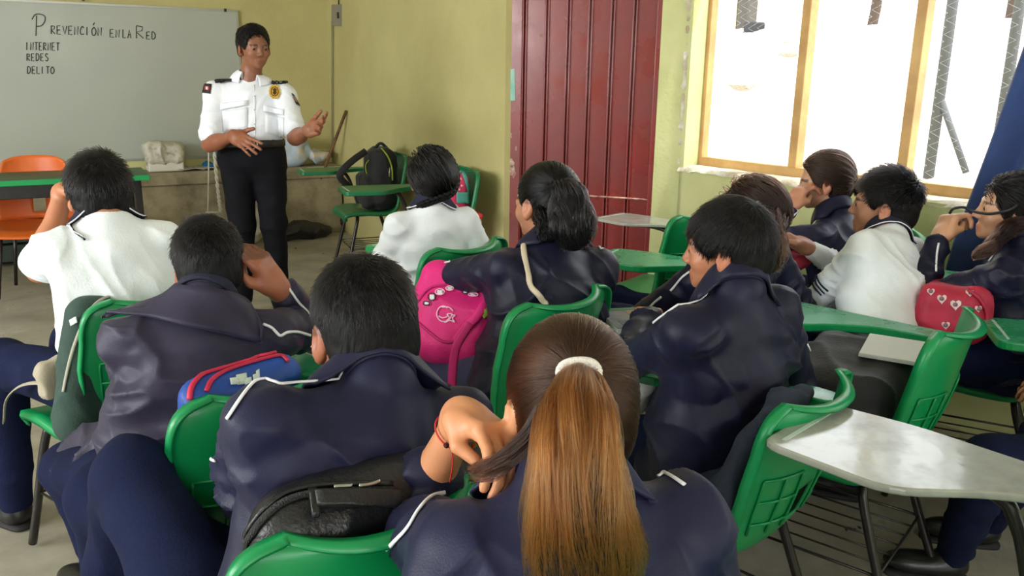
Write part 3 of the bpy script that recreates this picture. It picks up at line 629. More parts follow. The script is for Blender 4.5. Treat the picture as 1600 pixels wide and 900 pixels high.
def hand_sdf(f, w, d, n, side, s=1., curl=(.5, .5, .5, .5), spread=.5, thumb=.5, k=.004):
    """w wrist, d finger direction, n palm normal, side=+1 thumb on the d x n side, -1 on the other; curl 0..1 for index..little"""
    d = unit(d); n = unit(np.asarray(n) - d * (np.asarray(n) @ d)); t = np.cross(d, n) * side; M = np.stack([t, d, n], 1)
    f.box(w + d * .044 * s, V(.037, .043, .0135) * s, M, rd=.012 * s, k=.012 * s); f.cone(w - d * .01 * s, w + d * .02 * s, .024 * s, .026 * s, k=.02 * s)
    f.ell(w + (d * .030 + t * .024 + n * .006) * s, V(.017, .028, .014) * s, M, k=.012 * s); f.ell(w + (d * .03 - t * .024 + n * .005) * s, V(.013, .028, .012) * s, M, k=.01 * s)
    ln = [(.040, .024, .020), (.044, .028, .021), (.041, .026, .020), (.032, .020, .018)]
    for i in range(4):
        u = (1.5 - i) / 1.5; p = w + (d * (.083 - .004 * abs(i - 1.2)) + t * (.0275 * u)) * s; dd = unit(d + t * u * .16 * spread); c = curl[i]; r0 = .0085 if i < 3 else .0072
        for j in range(3):
            ax = np.cross(dd, n); an = (c * (70 if j == 0 else 85 if j == 1 else 55)); dd2 = unit(rot(np.cross(d, n), an) @ dd); n = n; dd = dd2
            q = p + dd * ln[i][j] * s; f.cone(p, q, (r0 - .0006 * j) * s, (r0 - .0006 * (j + 1)) * s, k=(.010 if j == 0 else k) * s); p = q
    p = w + (d * .022 + t * .030 + n * .004) * s; q = p + unit(d * .75 + t * (.75 - .9 * thumb) + n * (.15 + .7 * thumb)) * .038 * s; e = q + unit(d * .95 + t * (.35 - 1.2 * thumb) + n * (.5 * thumb)) * .031 * s
    f.cone(p, q, .0125 * s, .0105 * s, k=.012 * s); f.cone(q, e, .0102 * s, .0085 * s, k=k * s)
def ik(a, b, l1, l2, hint):
    """elbow or knee position"""
    a, b = V(*a), V(*b); d = b - a; L = np.linalg.norm(d); dn = d / L; L2 = min(L, (l1 + l2) * .995)
    if L2 < L: b = a + dn * L2
    x = (l1 * l1 - l2 * l2 + L2 * L2) / (2 * L2); h = math.sqrt(max(l1 * l1 - x * x, 0)); hv = V(*hint) - a; hv = hv - dn * (hv @ dn); return a + dn * x + unit(hv) * h, b
CP = {}; CYW = {}
def _c(k, r): r = r[0] if isinstance(r, tuple) else r; CP[k] = V(*r.location); CYW[k] = math.degrees(r.rotation_euler[2])
def cl(k, x, y, z): return CP[k] + rdir(CYW[k]) * x + ydir(CYW[k]) * y + Z3 * z
_c('P2', chair(-1.13, 2.30, 55, 'green chair under the white-shirted boy at the front left, grey-green backpack on it'))
_c('P3', chair_bl(306, 658, 52, 'green chair under the boy in the large-collared jacket, with the blue and red bag'))
_c('P4', chair_bl(402, 905, 38, 'green chair with a black leather bag against its back, at the lower edge'))
_c('P5', chair(.08, .80, 52, 'green chair under the girl with the long ponytail in front, mostly hidden'))
_c('P7', chair_bl(822, 497, 47, 'green chair under the girl with the pink backpack on her knees'))
_c('P8', chair_bl(1352, 590, 48, 'green chair with dark denim over its back, under the boy with thick black hair', side=1, s=.95))
_c('P11', chair_bl(1541, 490, 51, 'green chair under the boy in the white shirt by the window, black bag on it', side=1))
_c('P6', chair(-.33, 3.02, 50, 'green chair under the girl with braided hair and white shirt, its tablet at her left'))
_c('P12', chair(1.62, 2.72, 62, 'green chair under the girl at the curtain, its wire rack showing'))
_c('P10', chair(1.33, 3.28, 60, 'green chair under the girl resting her hand on her mouth by the window'))
_c('P9', chair(.64, 2.88, 58, 'green chair under the girl hidden behind the boy with thick black hair'))
_c('P13', chair(1.78, 1.98, 72, 'green chair outside the picture edge, under the person whose black shoe shows', 'g'))
_c('E4', chair(.66, 3.78, 45, 'empty green chair with a pale grey tablet standing before the red door', 'y'))
_c('E1', chair(-1.04, 6.02, 113, 'dark green chair in the corner with a black backpack on its seat', 'd'))
_c('E2', chair(-.49, 4.90, 112, 'green chair by the door edge holding a pink and teal backpack', 'd', s=1.03))
_c('E5', chair(.748, 1.01, 45, 'chair with a big pale grey metal-look tablet at the lower right', 'y', s=1.065))


# ================================================================== people
M_skin = mat('skin', (1, 1, 1), .48, attr='Col', sss=.12, bump=.05, bs=220)
M_navy = mat('navy_satin', srgb(19, 20, 48), .45, srgb(14, 15, 38), 7, .12, 400, sheen=.04, spec=.28)
M_navy2 = mat('navy_grey_satin', srgb(50, 45, 66), .5, srgb(41, 37, 56), 6, .12, 400, sheen=.05, spec=.28)
M_navy3 = mat('navy_lighter', srgb(26, 28, 60), .5, srgb(21, 22, 50), 6, .12, 400, sheen=.04, spec=.28)
M_trou = mat('navy_trousers', srgb(19, 27, 58), .85, srgb(14, 21, 48), 8, .2, 200, sheen=.0, spec=.15)
M_blk = mat('black_trousers', srgb(20, 19, 24), .85, srgb(14, 14, 18), 8, .2, 200, spec=.15)
M_white = mat('white_cotton', srgb(236, 240, 242), .85, srgb(226, 232, 234), 6, .15, 180, sheen=.2)
M_shirt = mat('white_uniform_shirt', srgb(236, 238, 242), .8, srgb(224, 228, 234), 5, .1, 150)
M_ncol = mat('navy_knit', srgb(24, 26, 48), .85, bump=.3, bs=300)
M_pipe = mat('white_piping', srgb(232, 232, 236), .6)
M_shoe = mat('black_shoe', srgb(20, 19, 19), .35, bump=.05, bs=60)
M_capb = mat('hair_black_under', srgb(13, 11, 11), .6, srgb(8, 7, 8), 60, .5, 120, stretch=(1, 1, .3), spec=.2)
M_capbr = mat('hair_brown_under', srgb(38, 25, 19), .6, srgb(26, 17, 14), 60, .1, 120, spec=.25)
M_hair = bpy.data.materials.new('hair_fibre'); M_hair.use_nodes = True; _nt = M_hair.node_tree; _nt.nodes.remove(_nt.nodes['Principled BSDF'])
_ph = _nt.nodes.new('ShaderNodeBsdfHairPrincipled'); _ph.model = 'CHIANG'; _ph.parametrization = 'COLOR'; _at = _nt.nodes.new('ShaderNodeAttribute'); _at.attribute_name = 'Col'; _nt.links.new(_at.outputs['Color'], _ph.inputs['Color']); _ph.inputs['Roughness'].default_value = .24; _ph.inputs['Radial Roughness'].default_value = .35; _ph.inputs['Coat'].default_value = .0; _ph.inputs['IOR'].default_value = 1.38
_nt.links.new(_ph.outputs[0], _nt.nodes['Material Output'].inputs[0])
HB = np.array(srgb(11, 9, 9)); HBR = np.array(srgb(36, 22, 16))
def fold(P, f, seed): n = vnoise(P, f, seed); return 1 - 2.4 * np.abs(n) ** .75
def wrinkle(Vt, F, arms, tors, amp=1., seed=0, it=1):
    """cloth folds: across the sleeves, strongest near the elbow, and slanting over the trunk"""
    Nn = vnormals(Vt, F); A, M, ln = tors; L = (Vt - A) @ M; ws = []; ds = []
    for (a, b, c) in arms:
        for (p, q, el) in ((a, b, 1), (b, c, 0)):
            ab = q - p; l = np.linalg.norm(ab); ax = ab / l; t = (Vt - p) @ ax; u = np.clip(t / l, 0, 1); dd = np.linalg.norm(Vt - p - u[:, None] * ab, axis=1); wt = np.clip((.080 - dd) / .025, 0, 1) ** 2
            if el: wt = wt * np.clip(t / .06, 0, 1)
            e = np.exp(-(((1 - u) if el else u) * l / .10) ** 2); s1 = unit(np.cross(ax, [.2, .3, 1.])); s2 = np.cross(ax, s1); ph = (Vt - p) @ s1; pz = (Vt - p) @ s2
            Q = np.stack([t * 21 + ph * 9 + 1.2 * vnoise(Vt, 8, seed + 3), ph * 9, pz * 9], 1); ws.append(wt); ds.append((.006 + .010 * e) * fold(Q, 1, seed + 5))
    W = np.sum(ws, 0); dA = np.sum([w * d for w, d in zip(ws, ds)], 0) / np.maximum(W, 1e-6); W = np.clip(W, 0, 1)
    h = np.clip(-L[:, 2] / ln, 0, 1.2); sg = np.tanh(L[:, 0] * 14); wx = vnoise(Vt, 4, seed + 1); Q = np.stack([L[:, 0] * 4 + wx, L[:, 1] * 4, L[:, 2] * 15 + L[:, 0] * 7 * sg + 1.5 * vnoise(Vt, 4, seed + 2)], 1)
    Q2 = np.stack([L[:, 0] * 14 + L[:, 2] * 8 + 1.3 * wx, L[:, 1] * 6, L[:, 2] * 4], 1)
    arm_pit = np.exp(-((np.abs(L[:, 0]) - .13) / .05) ** 2 - ((L[:, 2] + .16) / .09) ** 2)
    t_d = (.006 + .012 * h ** 2 + .009 * arm_pit) * fold(Q, 1, seed + 7) + .006 * vnoise(Vt, 7, seed + 9) + .0075 * fold(Q2, 1, seed + 4) * (1 - .4 * h)
    d = np.maximum((t_d * (1 - W) + dA * W) * amp, -.009) + .0011 * amp * vnoise(Vt, 45, seed + 8)
    d = d * np.clip((np.linalg.norm(Vt - A, axis=1) - .075) / .08, .08, 1)
    return Vt + Nn * d[:, None]
def ring_collar(name, c, M, prof, r0, m, parent, gap=0., n=44, th=.004, tilt=0., bv=None, reach=.05, hgt=.03, lap=.009):
    """collar: stands up around the neck, folds over and lies on the garment surface"""
    rows = []; up_ = M[:, 2]
    for u in np.linspace(0, 1, n + 1):
        a = math.pi / 2 + gap + u * (2 * math.pi - 2 * gap); d = M @ V(math.cos(a), math.sin(a), 0); k = .5 - .5 * math.sin(a); e = V(r0[0] * math.cos(a), r0[1] * math.sin(a), 0); b_ = c + M @ e; r = reach * (.75 + .25 * k) * (1.15 if abs(u - .5) > .46 else 1)
        top = b_ + up_ * hgt * (.55 + .45 * k) + d * .002; ins = b_ - up_ * .02 - d * .004; tgt = b_ + d * (r + .012) - up_ * .02
        out = near(bv, tgt, lap)[0] if bv is not None else tgt
        mid = (top + d * .010 + out + d * .004) / 2 + up_ * .004; top2 = top + d * .008 - up_ * .002
        rows.append(catmull([ins, (ins + top) / 2, top, top2, mid, out], 3))
    G = np.array(rows); G[1:-1] = (G[:-2] + 2 * G[1:-1] + G[2:]) / 4; nv = G.shape[1] - 1
    return mk(name, *gridm(lambda u, v: G[int(round(u * n)), int(round(v * nv))], n, nv, -th), m, parent)
def person(label, Hc, hd, N, chest, pel, legs_yaw, s=1., skin=(150, 104, 78), fit='jacket', m_top=None, arms=(None, None), legs=(None, None), hh=.006, hb=.005, slv=(1., 1.), sw=.165, girth=1., shrug=(0, 0), m_leg=None, wr=1., seed=1, hs=1., hem=None, collar=True, eyes=True, body_legs=True, wdepth=1., group=None):
    Hc, N, pel = V(*Hc), V(*N), V(*pel); root = thing('person', label, 'person', (pel[0], pel[1], 0), group=group); HM = basis(*hd); up = unit(N - pel); CM = frame(ydir(chest), up)
    _r = unit(rdir(chest) - .3 * up * (rdir(chest) @ up)); CM = np.stack([_r, unit(np.cross(up, _r)), up], 1); R, Fd = CM[:, 0], CM[:, 1]
    o = dict(root=root, HM=HM, Hc=Hc, s=s * hs, N=N, CM=CM); hsz = s * hs
    body = Fld(); head_sdf(body, Hc, HM, hsz); body.cone(Hc + HM @ V(0, -.024, -.055) * hsz, N - up * .02, .050 * s, .052 * s, k=.03 * s); body.cone(N - up * .02, N - up * .14 * s, .050 * s, .03 * s, k=.02 * s)
    body.econe(N - up * .12 * s, N - up * .2 * s, (.085 * s, .05 * s), (.10 * s, .06 * s), R, k=.03); body.econe(N - up * .2 * s, pel, (.10 * s, .06 * s), (.11 * s, .07 * s), R, k=.03)
    top = Fld(); top.econe(N - up * .115 * s, N + (pel - N) * .45, (.148 * s * girth, .085 * s * wdepth), (.150 * s * girth, .105 * s * wdepth * girth), R, k=.05); top.econe(N + (pel - N) * .45, pel - up * ((.02 if fit == 'jacket' else -.035) if fit != 'shirt' else -.13), (.150 * s * girth, .105 * s * wdepth * girth), ((.168 if fit != 'shirt' else .152) * s * girth, (.122 if fit != 'shirt' else .112) * s * wdepth * girth), R, k=.05)
    top.cone(N - up * (.004 if fit == 'jacket' else .026) * s - Fd * .004, N - up * .07 * s, .059 * s, .082 * s, k=.05 * s)
    if hem is not None: top.cone(pel + up * .02, hem, .125 * s, .085 * s, k=.05)
    A = []; tops = []
    for i, g in enumerate((-1, 1)):
        sh = N + R * g * sw * s + up * (-.078 * s + shrug[i]) ; a = arms[i]; l1, l2 = .272 * s, .235 * s
        if a is None:   # hand resting on the thigh
            wr_ = pel + ydir(legs_yaw) * .30 * s + rdir(legs_yaw) * g * .10 + Z3 * .10; a = dict(w=wr_, hint=sh + R * g * .3 - up * .3, d=ydir(legs_yaw) + rdir(legs_yaw) * -g * .4, n=-Z3, curl=(.3,) * 4)
        if 'sh' in a: sh = sh + V(*a['sh'])
        el, wri = ik(sh, a['w'], l1, l2, a['hint']); A.append((sh, el, wri)); fdir = unit(wri - el); hd_ = a.get('d'); hd_ = fdir if hd_ is None else hd_
        body.cone(N - up * .1 * s, sh, .03 * s, .03 * s, k=.02 * s); body.cone(sh, el, .034 * s, .034 * s, k=.02 * s); body.cone(el, wri, (.030 if slv[i] > .5 and fit != 'shirt' and fit != 'polo' else .037) * s, .0245 * s, k=.02 * s)
        if fit in ('shirt', 'polo') or slv[i] < .5: body.ell(el + (wri - el) * .28, V(.038, .06, .036) * s, frame(fdir, (0, .1, 1)), k=.03)
        hand_sdf(body, wri, hd_, a.get('n', -Z3), g if not a.get('flip') else -g, s * 1.02 * a.get('hs', 1), a.get('curl', (.3, .35, .4, .45)), a.get('spread', .5), a.get('thumb', .4))
        top.cone(N - up * .055 * s + R * g * .045 * s, sh + up * .004, .044 * s, .044 * s, k=.04 * s); top.cone(sh - up * .02, N + (pel - N) * .4 + R * g * .06 * s, .046 * s, .075 * s, k=.04 * s)
        if fit in ('jacket',):
            e2 = el + (wri - el) * slv[i]; top.cone(sh, el, .053 * s, .048 * s, k=.025 * s); top.cone(el, e2, .049 * s, .038 * s if slv[i] > .8 else .044 * s, k=.02 * s)
        elif fit == 'polo_long': e2 = el + (wri - el) * slv[i]; top.cone(sh, el, .050 * s, .046 * s, k=.025 * s); top.cone(el, e2, .046 * s, .034 * s, k=.02)
        else: e2 = sh + (el - sh) * slv[i]; top.cone(sh, e2, .053 * s, .060 * s, k=.025 * s); top.half(e2, unit(el - sh), .004) if False else None
        o['end%d' % i] = e2
    o['A'] = A
    bv_, bf = body.mesh(hb); ob = mk('body', bv_, bf, M_skin, root); sk = np.array(srgb(*skin)); c4 = np.ones((len(bv_), 4), np.float32); c4[:, :3] = sk * (1 + .12 * vnoise(bv_, 30, 3)[:, None] + .08 * vnoise(bv_, 9, 4)[:, None])
    L = (bv_ - Hc) @ HM / hsz; c = c4[:, :3]
    lip = (np.abs(L[:, 0]) < .024) & (L[:, 2] < -.0585) & (L[:, 2] > -.082) & (L[:, 1] > .074) & (L[:, 1] < .098); c[lip] = sk * np.array([.94, .76, .75])
    bw = (np.abs(np.abs(L[:, 0]) - .031) < .018) & (np.abs(L[:, 2] - .0165 + .004 * (np.abs(np.abs(L[:, 0]) - .03) / .018)) < .0042) & (L[:, 1] > .06) & (L[:, 1] < .092); c[bw] = sk * .16
    er = np.abs(L[:, 0]) > .07; c[er] *= np.array([1.08, .94, .92])
    scalp = (L[:, 2] > .0) & (L[:, 1] < .03); c[scalp] *= .45
    ca = ob.data.color_attributes.new('Col', 'FLOAT_COLOR', 'POINT'); ca.data.foreach_set('color', c4.ravel())
    if eyes:
        for g in (-1, 1):
            bm = bmesh.new(); bmesh.ops.create_uvsphere(bm, u_segments=16, v_segments=12, radius=.0123 * hsz); me = bpy.data.meshes.new('eye'); bm.to_mesh(me); bm.free(); me.materials.append(mat('eye_white', srgb(168, 158, 150), .35)); me.materials.append(mat('iris', srgb(30, 20, 16), .2))
            for p in me.polygons: p.material_index = 1 if p.center.z > .0088 * hsz else 0; p.use_smooth = True
            e = put(bpy.data.objects.new('eye', me), None); e.parent = root; e.matrix_parent_inverse = root.matrix_basis.inverted(); lk = HM @ V(0, 1, -.12); e.matrix_basis = Matrix.Translation(tuple(Hc + HM @ (V(g * .031, .0738, -.0025) * hsz))) @ Vector(tuple(lk)).to_track_quat('Z', 'Y').to_matrix().to_4x4()
    if not callable(fit):
        tv, tf = top.mesh(hh); tv = smoothv(tv, tf, 1); tv = wrinkle(tv, tf, [(a, b, c_) for a, b, c_ in A], (N, CM, np.linalg.norm(N - pel)), wr * s, seed)
        o['top'] = mk({'jacket': 'jacket', 'polo': 'polo_shirt', 'polo_long': 'polo_shirt', 'shirt': 'shirt'}[fit], tv, tf, m_top or M_navy, root); o['bv'] = bvh_of(tv, tf); o['topf'] = top
    nk = unit(Hc + HM @ V(0, -.02, -.05) * hsz - N); NM = np.stack([unit(R - nk * (R @ nk)), unit(np.cross(nk, R)), nk], 1); o['NM'] = NM
    if collar and fit == 'jacket': ring_collar('collar', N + nk * .012, NM, None, (.060 * s, .062 * s), m_top or M_navy, root, gap=.35, bv=o['bv'], reach=.052 * s, hgt=.034 * s)
    elif collar and fit != 'jacket':
        cm = M_ncol if fit != 'shirt' else M_shirt; ring_collar('collar', N + nk * .010, NM, None, (.056 * s, .058 * s), cm, root, gap=.45 if fit != 'shirt' else .62, bv=o['bv'], reach=.034 * s if fit != 'shirt' else .05 * s, hgt=.026 * s)
        if fit != 'shirt':
            for dz in (.022, .029):
                q = []
                for u in np.linspace(0, 1, 37):
                    a = math.pi / 2 + .5 + u * (2 * math.pi - 1); d = NM @ V(math.cos(a), math.sin(a), 0); q.append(near(o['bv'], N + nk * .010 + NM @ V(.056 * s * math.cos(a), .058 * s * math.sin(a), 0) + d * (dz + .012) - nk * .02, .011)[0])
                tube('collar_stripe', q, .0017, M_pipe, root, seg=5)
    # legs
    lg = Fld(); ml = m_leg or M_trou; lg.econe(pel + up * .02, pel - Z3 * .01, (.128 * s, .085 * s), (.150 * s, .108 * s), R, k=.04) if fit != 'shirt' else lg.econe(pel + up * .085, pel - Z3 * .02, (.150 * s, .112 * s), (.156 * s, .116 * s), R, k=.04)
    for i, g in enumerate((-1, 1)):
        hip = pel + rdir(legs_yaw) * g * .085 * s; q = legs[i] or {}
        kn = q.get('knee'); kn = hip + ydir(legs_yaw + g * -4) * .40 * s + Z3 * .02 if kn is None else V(*kn); an = q.get('ankle'); an = V(kn[0], kn[1], .09) + ydir(legs_yaw) * .04 if an is None else V(*an)
        lg.cone(hip, kn, .088 * s, .066 * s, k=.04); lg.cone(kn, an, .062 * s, .048 * s, k=.03); o['kn%d' % i] = kn
        fd = q.get('foot'); fd = ydir(legs_yaw) if fd is None else unit(fd); t = Fld(); SM = frame(fd); c_ = an + fd * .02 - Z3 * .015
        t.cone(an + Z3 * .01, an - Z3 * .03, .036 * s, .038 * s, k=.02); t.ell(c_ + fd * .08 * s - Z3 * .028, V(.043, .088, .032) * s, SM, k=.03); t.ell(c_ - Z3 * .03, V(.036, .06, .036) * s, SM, k=.03); t.half(V(0, 0, an[2] - .078), (0, 0, -1), .006)
        sv, sf = t.mesh(.006); so = mk('shoe', sv, sf, M_shoe, root); mk('sole', *polym(rounded([c_ + fd * x * s + SM[:, 0] * y * s + Z3 * (an[2] - .074 - c_[2]) for x, y in ((-.065, -.033), (-.065, .033), (.05, .04), (.165, .03), (.165, -.03), (.05, -.04))], .03), .012, Z3), mat('sole', srgb(36, 34, 34), .8), so)
    lv, lf = lg.mesh(.0085); NL = vnormals(lv, lf); lv = lv + NL * (.004 * fold(lv * V(1, 1, 1.6), 9, seed + 20) + .003 * vnoise(lv, 14, seed))[:, None]
    o['legs'] = mk('trousers', lv, lf, ml, root); return o
# ---------------------------------------------------------------- hair styles
def cap(p, name='hair', m=None, h=.004, rough=.003, extra=None, **kw):
    f = Fld(); hair_cap(f, p['Hc'], p['HM'], p['s'], **kw)
    if extra: extra(f)
    v, fc = f.mesh(h); n = vnormals(v, fc); v = v + n * (rough * vnoise(v, 60, 3) + rough * 1.4 * vnoise(v, 24, 5))[:, None]; o = mk(name, v, fc, m or M_capb, p['root']); p['cap'] = (v, fc); p['hair'] = o; return o
def loc(p, P): return (P - p['Hc']) @ p['HM'] / p['s']
def wor(p, *a): return p['Hc'] + p['HM'] @ (V(*a) * p['s'])
def ell_n(p, P, c=(0, -.016, .02), r=(.084, .102, .096)):
    L = loc(p, P); n = (L - V(*c)) / V(*r) ** 2; n = n @ p['HM'].T; return n / (np.linalg.norm(n, axis=1, keepdims=True) + 1e-9)
def hcol(n, base, var=.35, seed=0): r = np.random.default_rng(seed); return base[None] * (1 + var * r.normal(0, 1, (n, 1))).clip(.3, 2.2)
def short_hair(p, n=4200, top=.028, side=.010, whorl=(.0, -.075, .085), lift=.45, fwd=0., r=.0007, base=HB, seed=1, spiky=0., fade=True, hug=.06):
    v, fc = p['cap']; rng = np.random.default_rng(seed); P, Nn = surf_samples(v, fc, n, rng); L = loc(p, P); tp = np.clip((L[:, 2] - .0) / .07, 0, 1); ln = (side + (top - side) * tp) * rng.uniform(.7, 1.25, n) * p['s']
    W = wor(p, *whorl); nn = ell_n(p, P); d = P - W; d = d - nn * (d * nn).sum(1, keepdims=True); dn = np.linalg.norm(d, axis=1, keepdims=True); d = d / (dn + 1e-6); sw = np.cross(nn, d) * .5 * np.exp(-dn / .05); d = d + sw
    dn_ = np.array([0, 0, -1.]) ; d = d + dn_ * (1 - tp)[:, None] * .9 + p['HM'][:, 1] * fwd * tp[:, None]; d = d - nn * (d * nn).sum(1, keepdims=True); d /= np.linalg.norm(d, axis=1, keepdims=True) + 1e-6
    D = d * 1.0 + nn * (lift + spiky * tp * rng.uniform(.3, 1, n))[:, None] + rng.normal(0, .16, (n, 3)); rt = P - nn * .002
    def fld(Pc, Dc, t): return Dc * .75 + d * .25 - nn * hug
    c = hcol(n, base, .3, seed); 
    return strands('strands', rt, D, ln, 3, r, M_hair, p['hair'], c, fld, .4)
def swept(p, T, n=3000, r=.0007, base=HB, base2=None, seed=2, steps=8, bulge=.004, keep=None, noise=.0015, end=1.):
    """hair combed over the skull towards the point T (local)"""
    v, fc = p['cap']; rng = np.random.default_rng(seed); P, Nn = surf_samples(v, fc, n, rng, keep); L = loc(p, P); Tl = V(*T); c = V(0, -.016, .02); rr = V(.0845, .1025, .0965); out = []
    e0 = np.linalg.norm((L - c) / rr, axis=1); ph = rng.normal(0, 1, (n, 3))
    for i in range(steps + 1):
        t = i / steps * end; t2 = t ** 1.15; Q = L * (1 - t2) + Tl[None] * t2; q = (Q - c) / rr; e = np.linalg.norm(q, axis=1, keepdims=True); tgt = (e0 * (1 - t) + max(np.linalg.norm((Tl - c) / rr), float(np.median(e0)) - .02) * t)[:, None] + .012 * (1 - t) + bulge / .09 * math.sin(math.pi * t); Q = c + (Q - c) / e * tgt
        out.append(p['Hc'] + (Q * p['s'] + ph * noise * math.sin(math.pi * min(t, 1))) @ p['HM'].T)
    cc = hcol(n, base, .28, seed)
    if base2 is not None: cc = cc * .8 + .2 * base2
    return fibre_mesh('strands', np.array(out), r, M_hair, p['hair'], cc, .8)
def bundle(p, name, guide, rad, n=1500, steps=16, r=.0008, c0=HB, c1=None, seed=3, wave=.004, wfreq=3., twist=.5, m_core=None, core=.8, ragged=.15, side=None, clumps=60, streak=0., parent=None):
    """a lock of hair along guide points with elliptic radii [(wide, deep)]"""
    rng = np.random.default_rng(seed); G = np.array(catmull([V(*g) for g in guide], 8)); L = len(G); tt = np.linspace(0, 1, len(rad)); S = steps + 1
    a = rng.uniform(0, 6.283, n); rr_ = np.sqrt(rng.uniform(.35, 1, n)); cl = rng.integers(0, clumps, n); ca_ = rng.uniform(0, 6.283, clumps); cr_ = rng.uniform(.75, 1, clumps); ox = rr_ * np.cos(a) * .35 + cr_[cl] * np.cos(ca_[cl]) * .7; oy = rr_ * np.sin(a) * .35 + cr_[cl] * np.sin(ca_[cl]) * .7
    endt = 1 - ragged * rng.uniform(0, 1, n); ph = rng.uniform(0, 6.283, clumps)[cl]; ph2 = rng.uniform(0, 6.283, n); P = np.zeros((S, n, 3)); sd = unit(side if side is not None else p['HM'][:, 0])
    for i in range(S):
        t = i / steps * endt; x = t * (L - 1); j = np.minimum(x.astype(int), L - 2); u = (x - j)[:, None]; c = G[j] * (1 - u) + G[j + 1] * u; tg = G[np.minimum(j + 1, L - 1)] - G[np.maximum(j - 1, 0)]; tg /= np.linalg.norm(tg, axis=1, keepdims=True)
        A = sd - tg * (tg @ sd)[:, None]; A /= np.linalg.norm(A, axis=1, keepdims=True); B_ = np.cross(tg, A); wv = np.interp(t, tt, [q[0] for q in rad]); dv = np.interp(t, tt, [q[1] for q in rad])
        w_ = wave * np.minimum(t * 3, 1); P[i] = c + A * (ox * wv + w_ * np.sin(ph + t * wfreq * 6.28) + w_ * .35 * np.sin(ph2 + t * 17))[:, None] + B_ * (oy * dv + w_ * np.cos(ph * 1.7 + t * wfreq * 6.28))[:, None]
    base = np.zeros((S, n, 3)); c1 = c0 if c1 is None else c1; sv = rng.uniform(.45, 1.35, n); mixc = np.clip(rng.uniform(-.3, 1, clumps)[cl] * .6 + rng.uniform(0, .5, n), 0, 1)
    for i in range(S): k = np.clip((i / steps) * (1 + streak) * (.4 + mixc), 0, 1)[:, None]; base[i] = (c0 * (1 - k) + c1 * k) * sv[:, None]
    mc = m_core or M_capb; vs = []; fs = []; K = 14; Gs = G[::2] if L > 12 else G
    for i, g in enumerate(Gs):
        t = i / (len(Gs) - 1); tg = unit(Gs[min(i + 1, len(Gs) - 1)] - Gs[max(i - 1, 0)]); A = unit(sd - tg * (sd @ tg)); B_ = np.cross(tg, A); wv = np.interp(t, tt, [q[0] for q in rad]) * core; dv = np.interp(t, tt, [q[1] for q in rad]) * core
        if t > .97: wv *= .4; dv *= .4
        for k in range(K): an = 6.283 * k / K; vs.append(g + A * wv * math.cos(an) + B_ * dv * math.sin(an))
    for i in range(len(Gs) - 1):
        for k in range(K): fs.append((i * K + k, i * K + (k + 1) % K, (i + 1) * K + (k + 1) % K, (i + 1) * K + k))
    fs += [tuple(range(K))[::-1], tuple(range((len(Gs) - 1) * K, len(Gs) * K))]
    c_ = mk(name, vs, fs, mc, parent or p['root']); fibre_mesh('strands', P, r, M_hair, c_, base, .45); return c_
SK = (176, 122, 88)
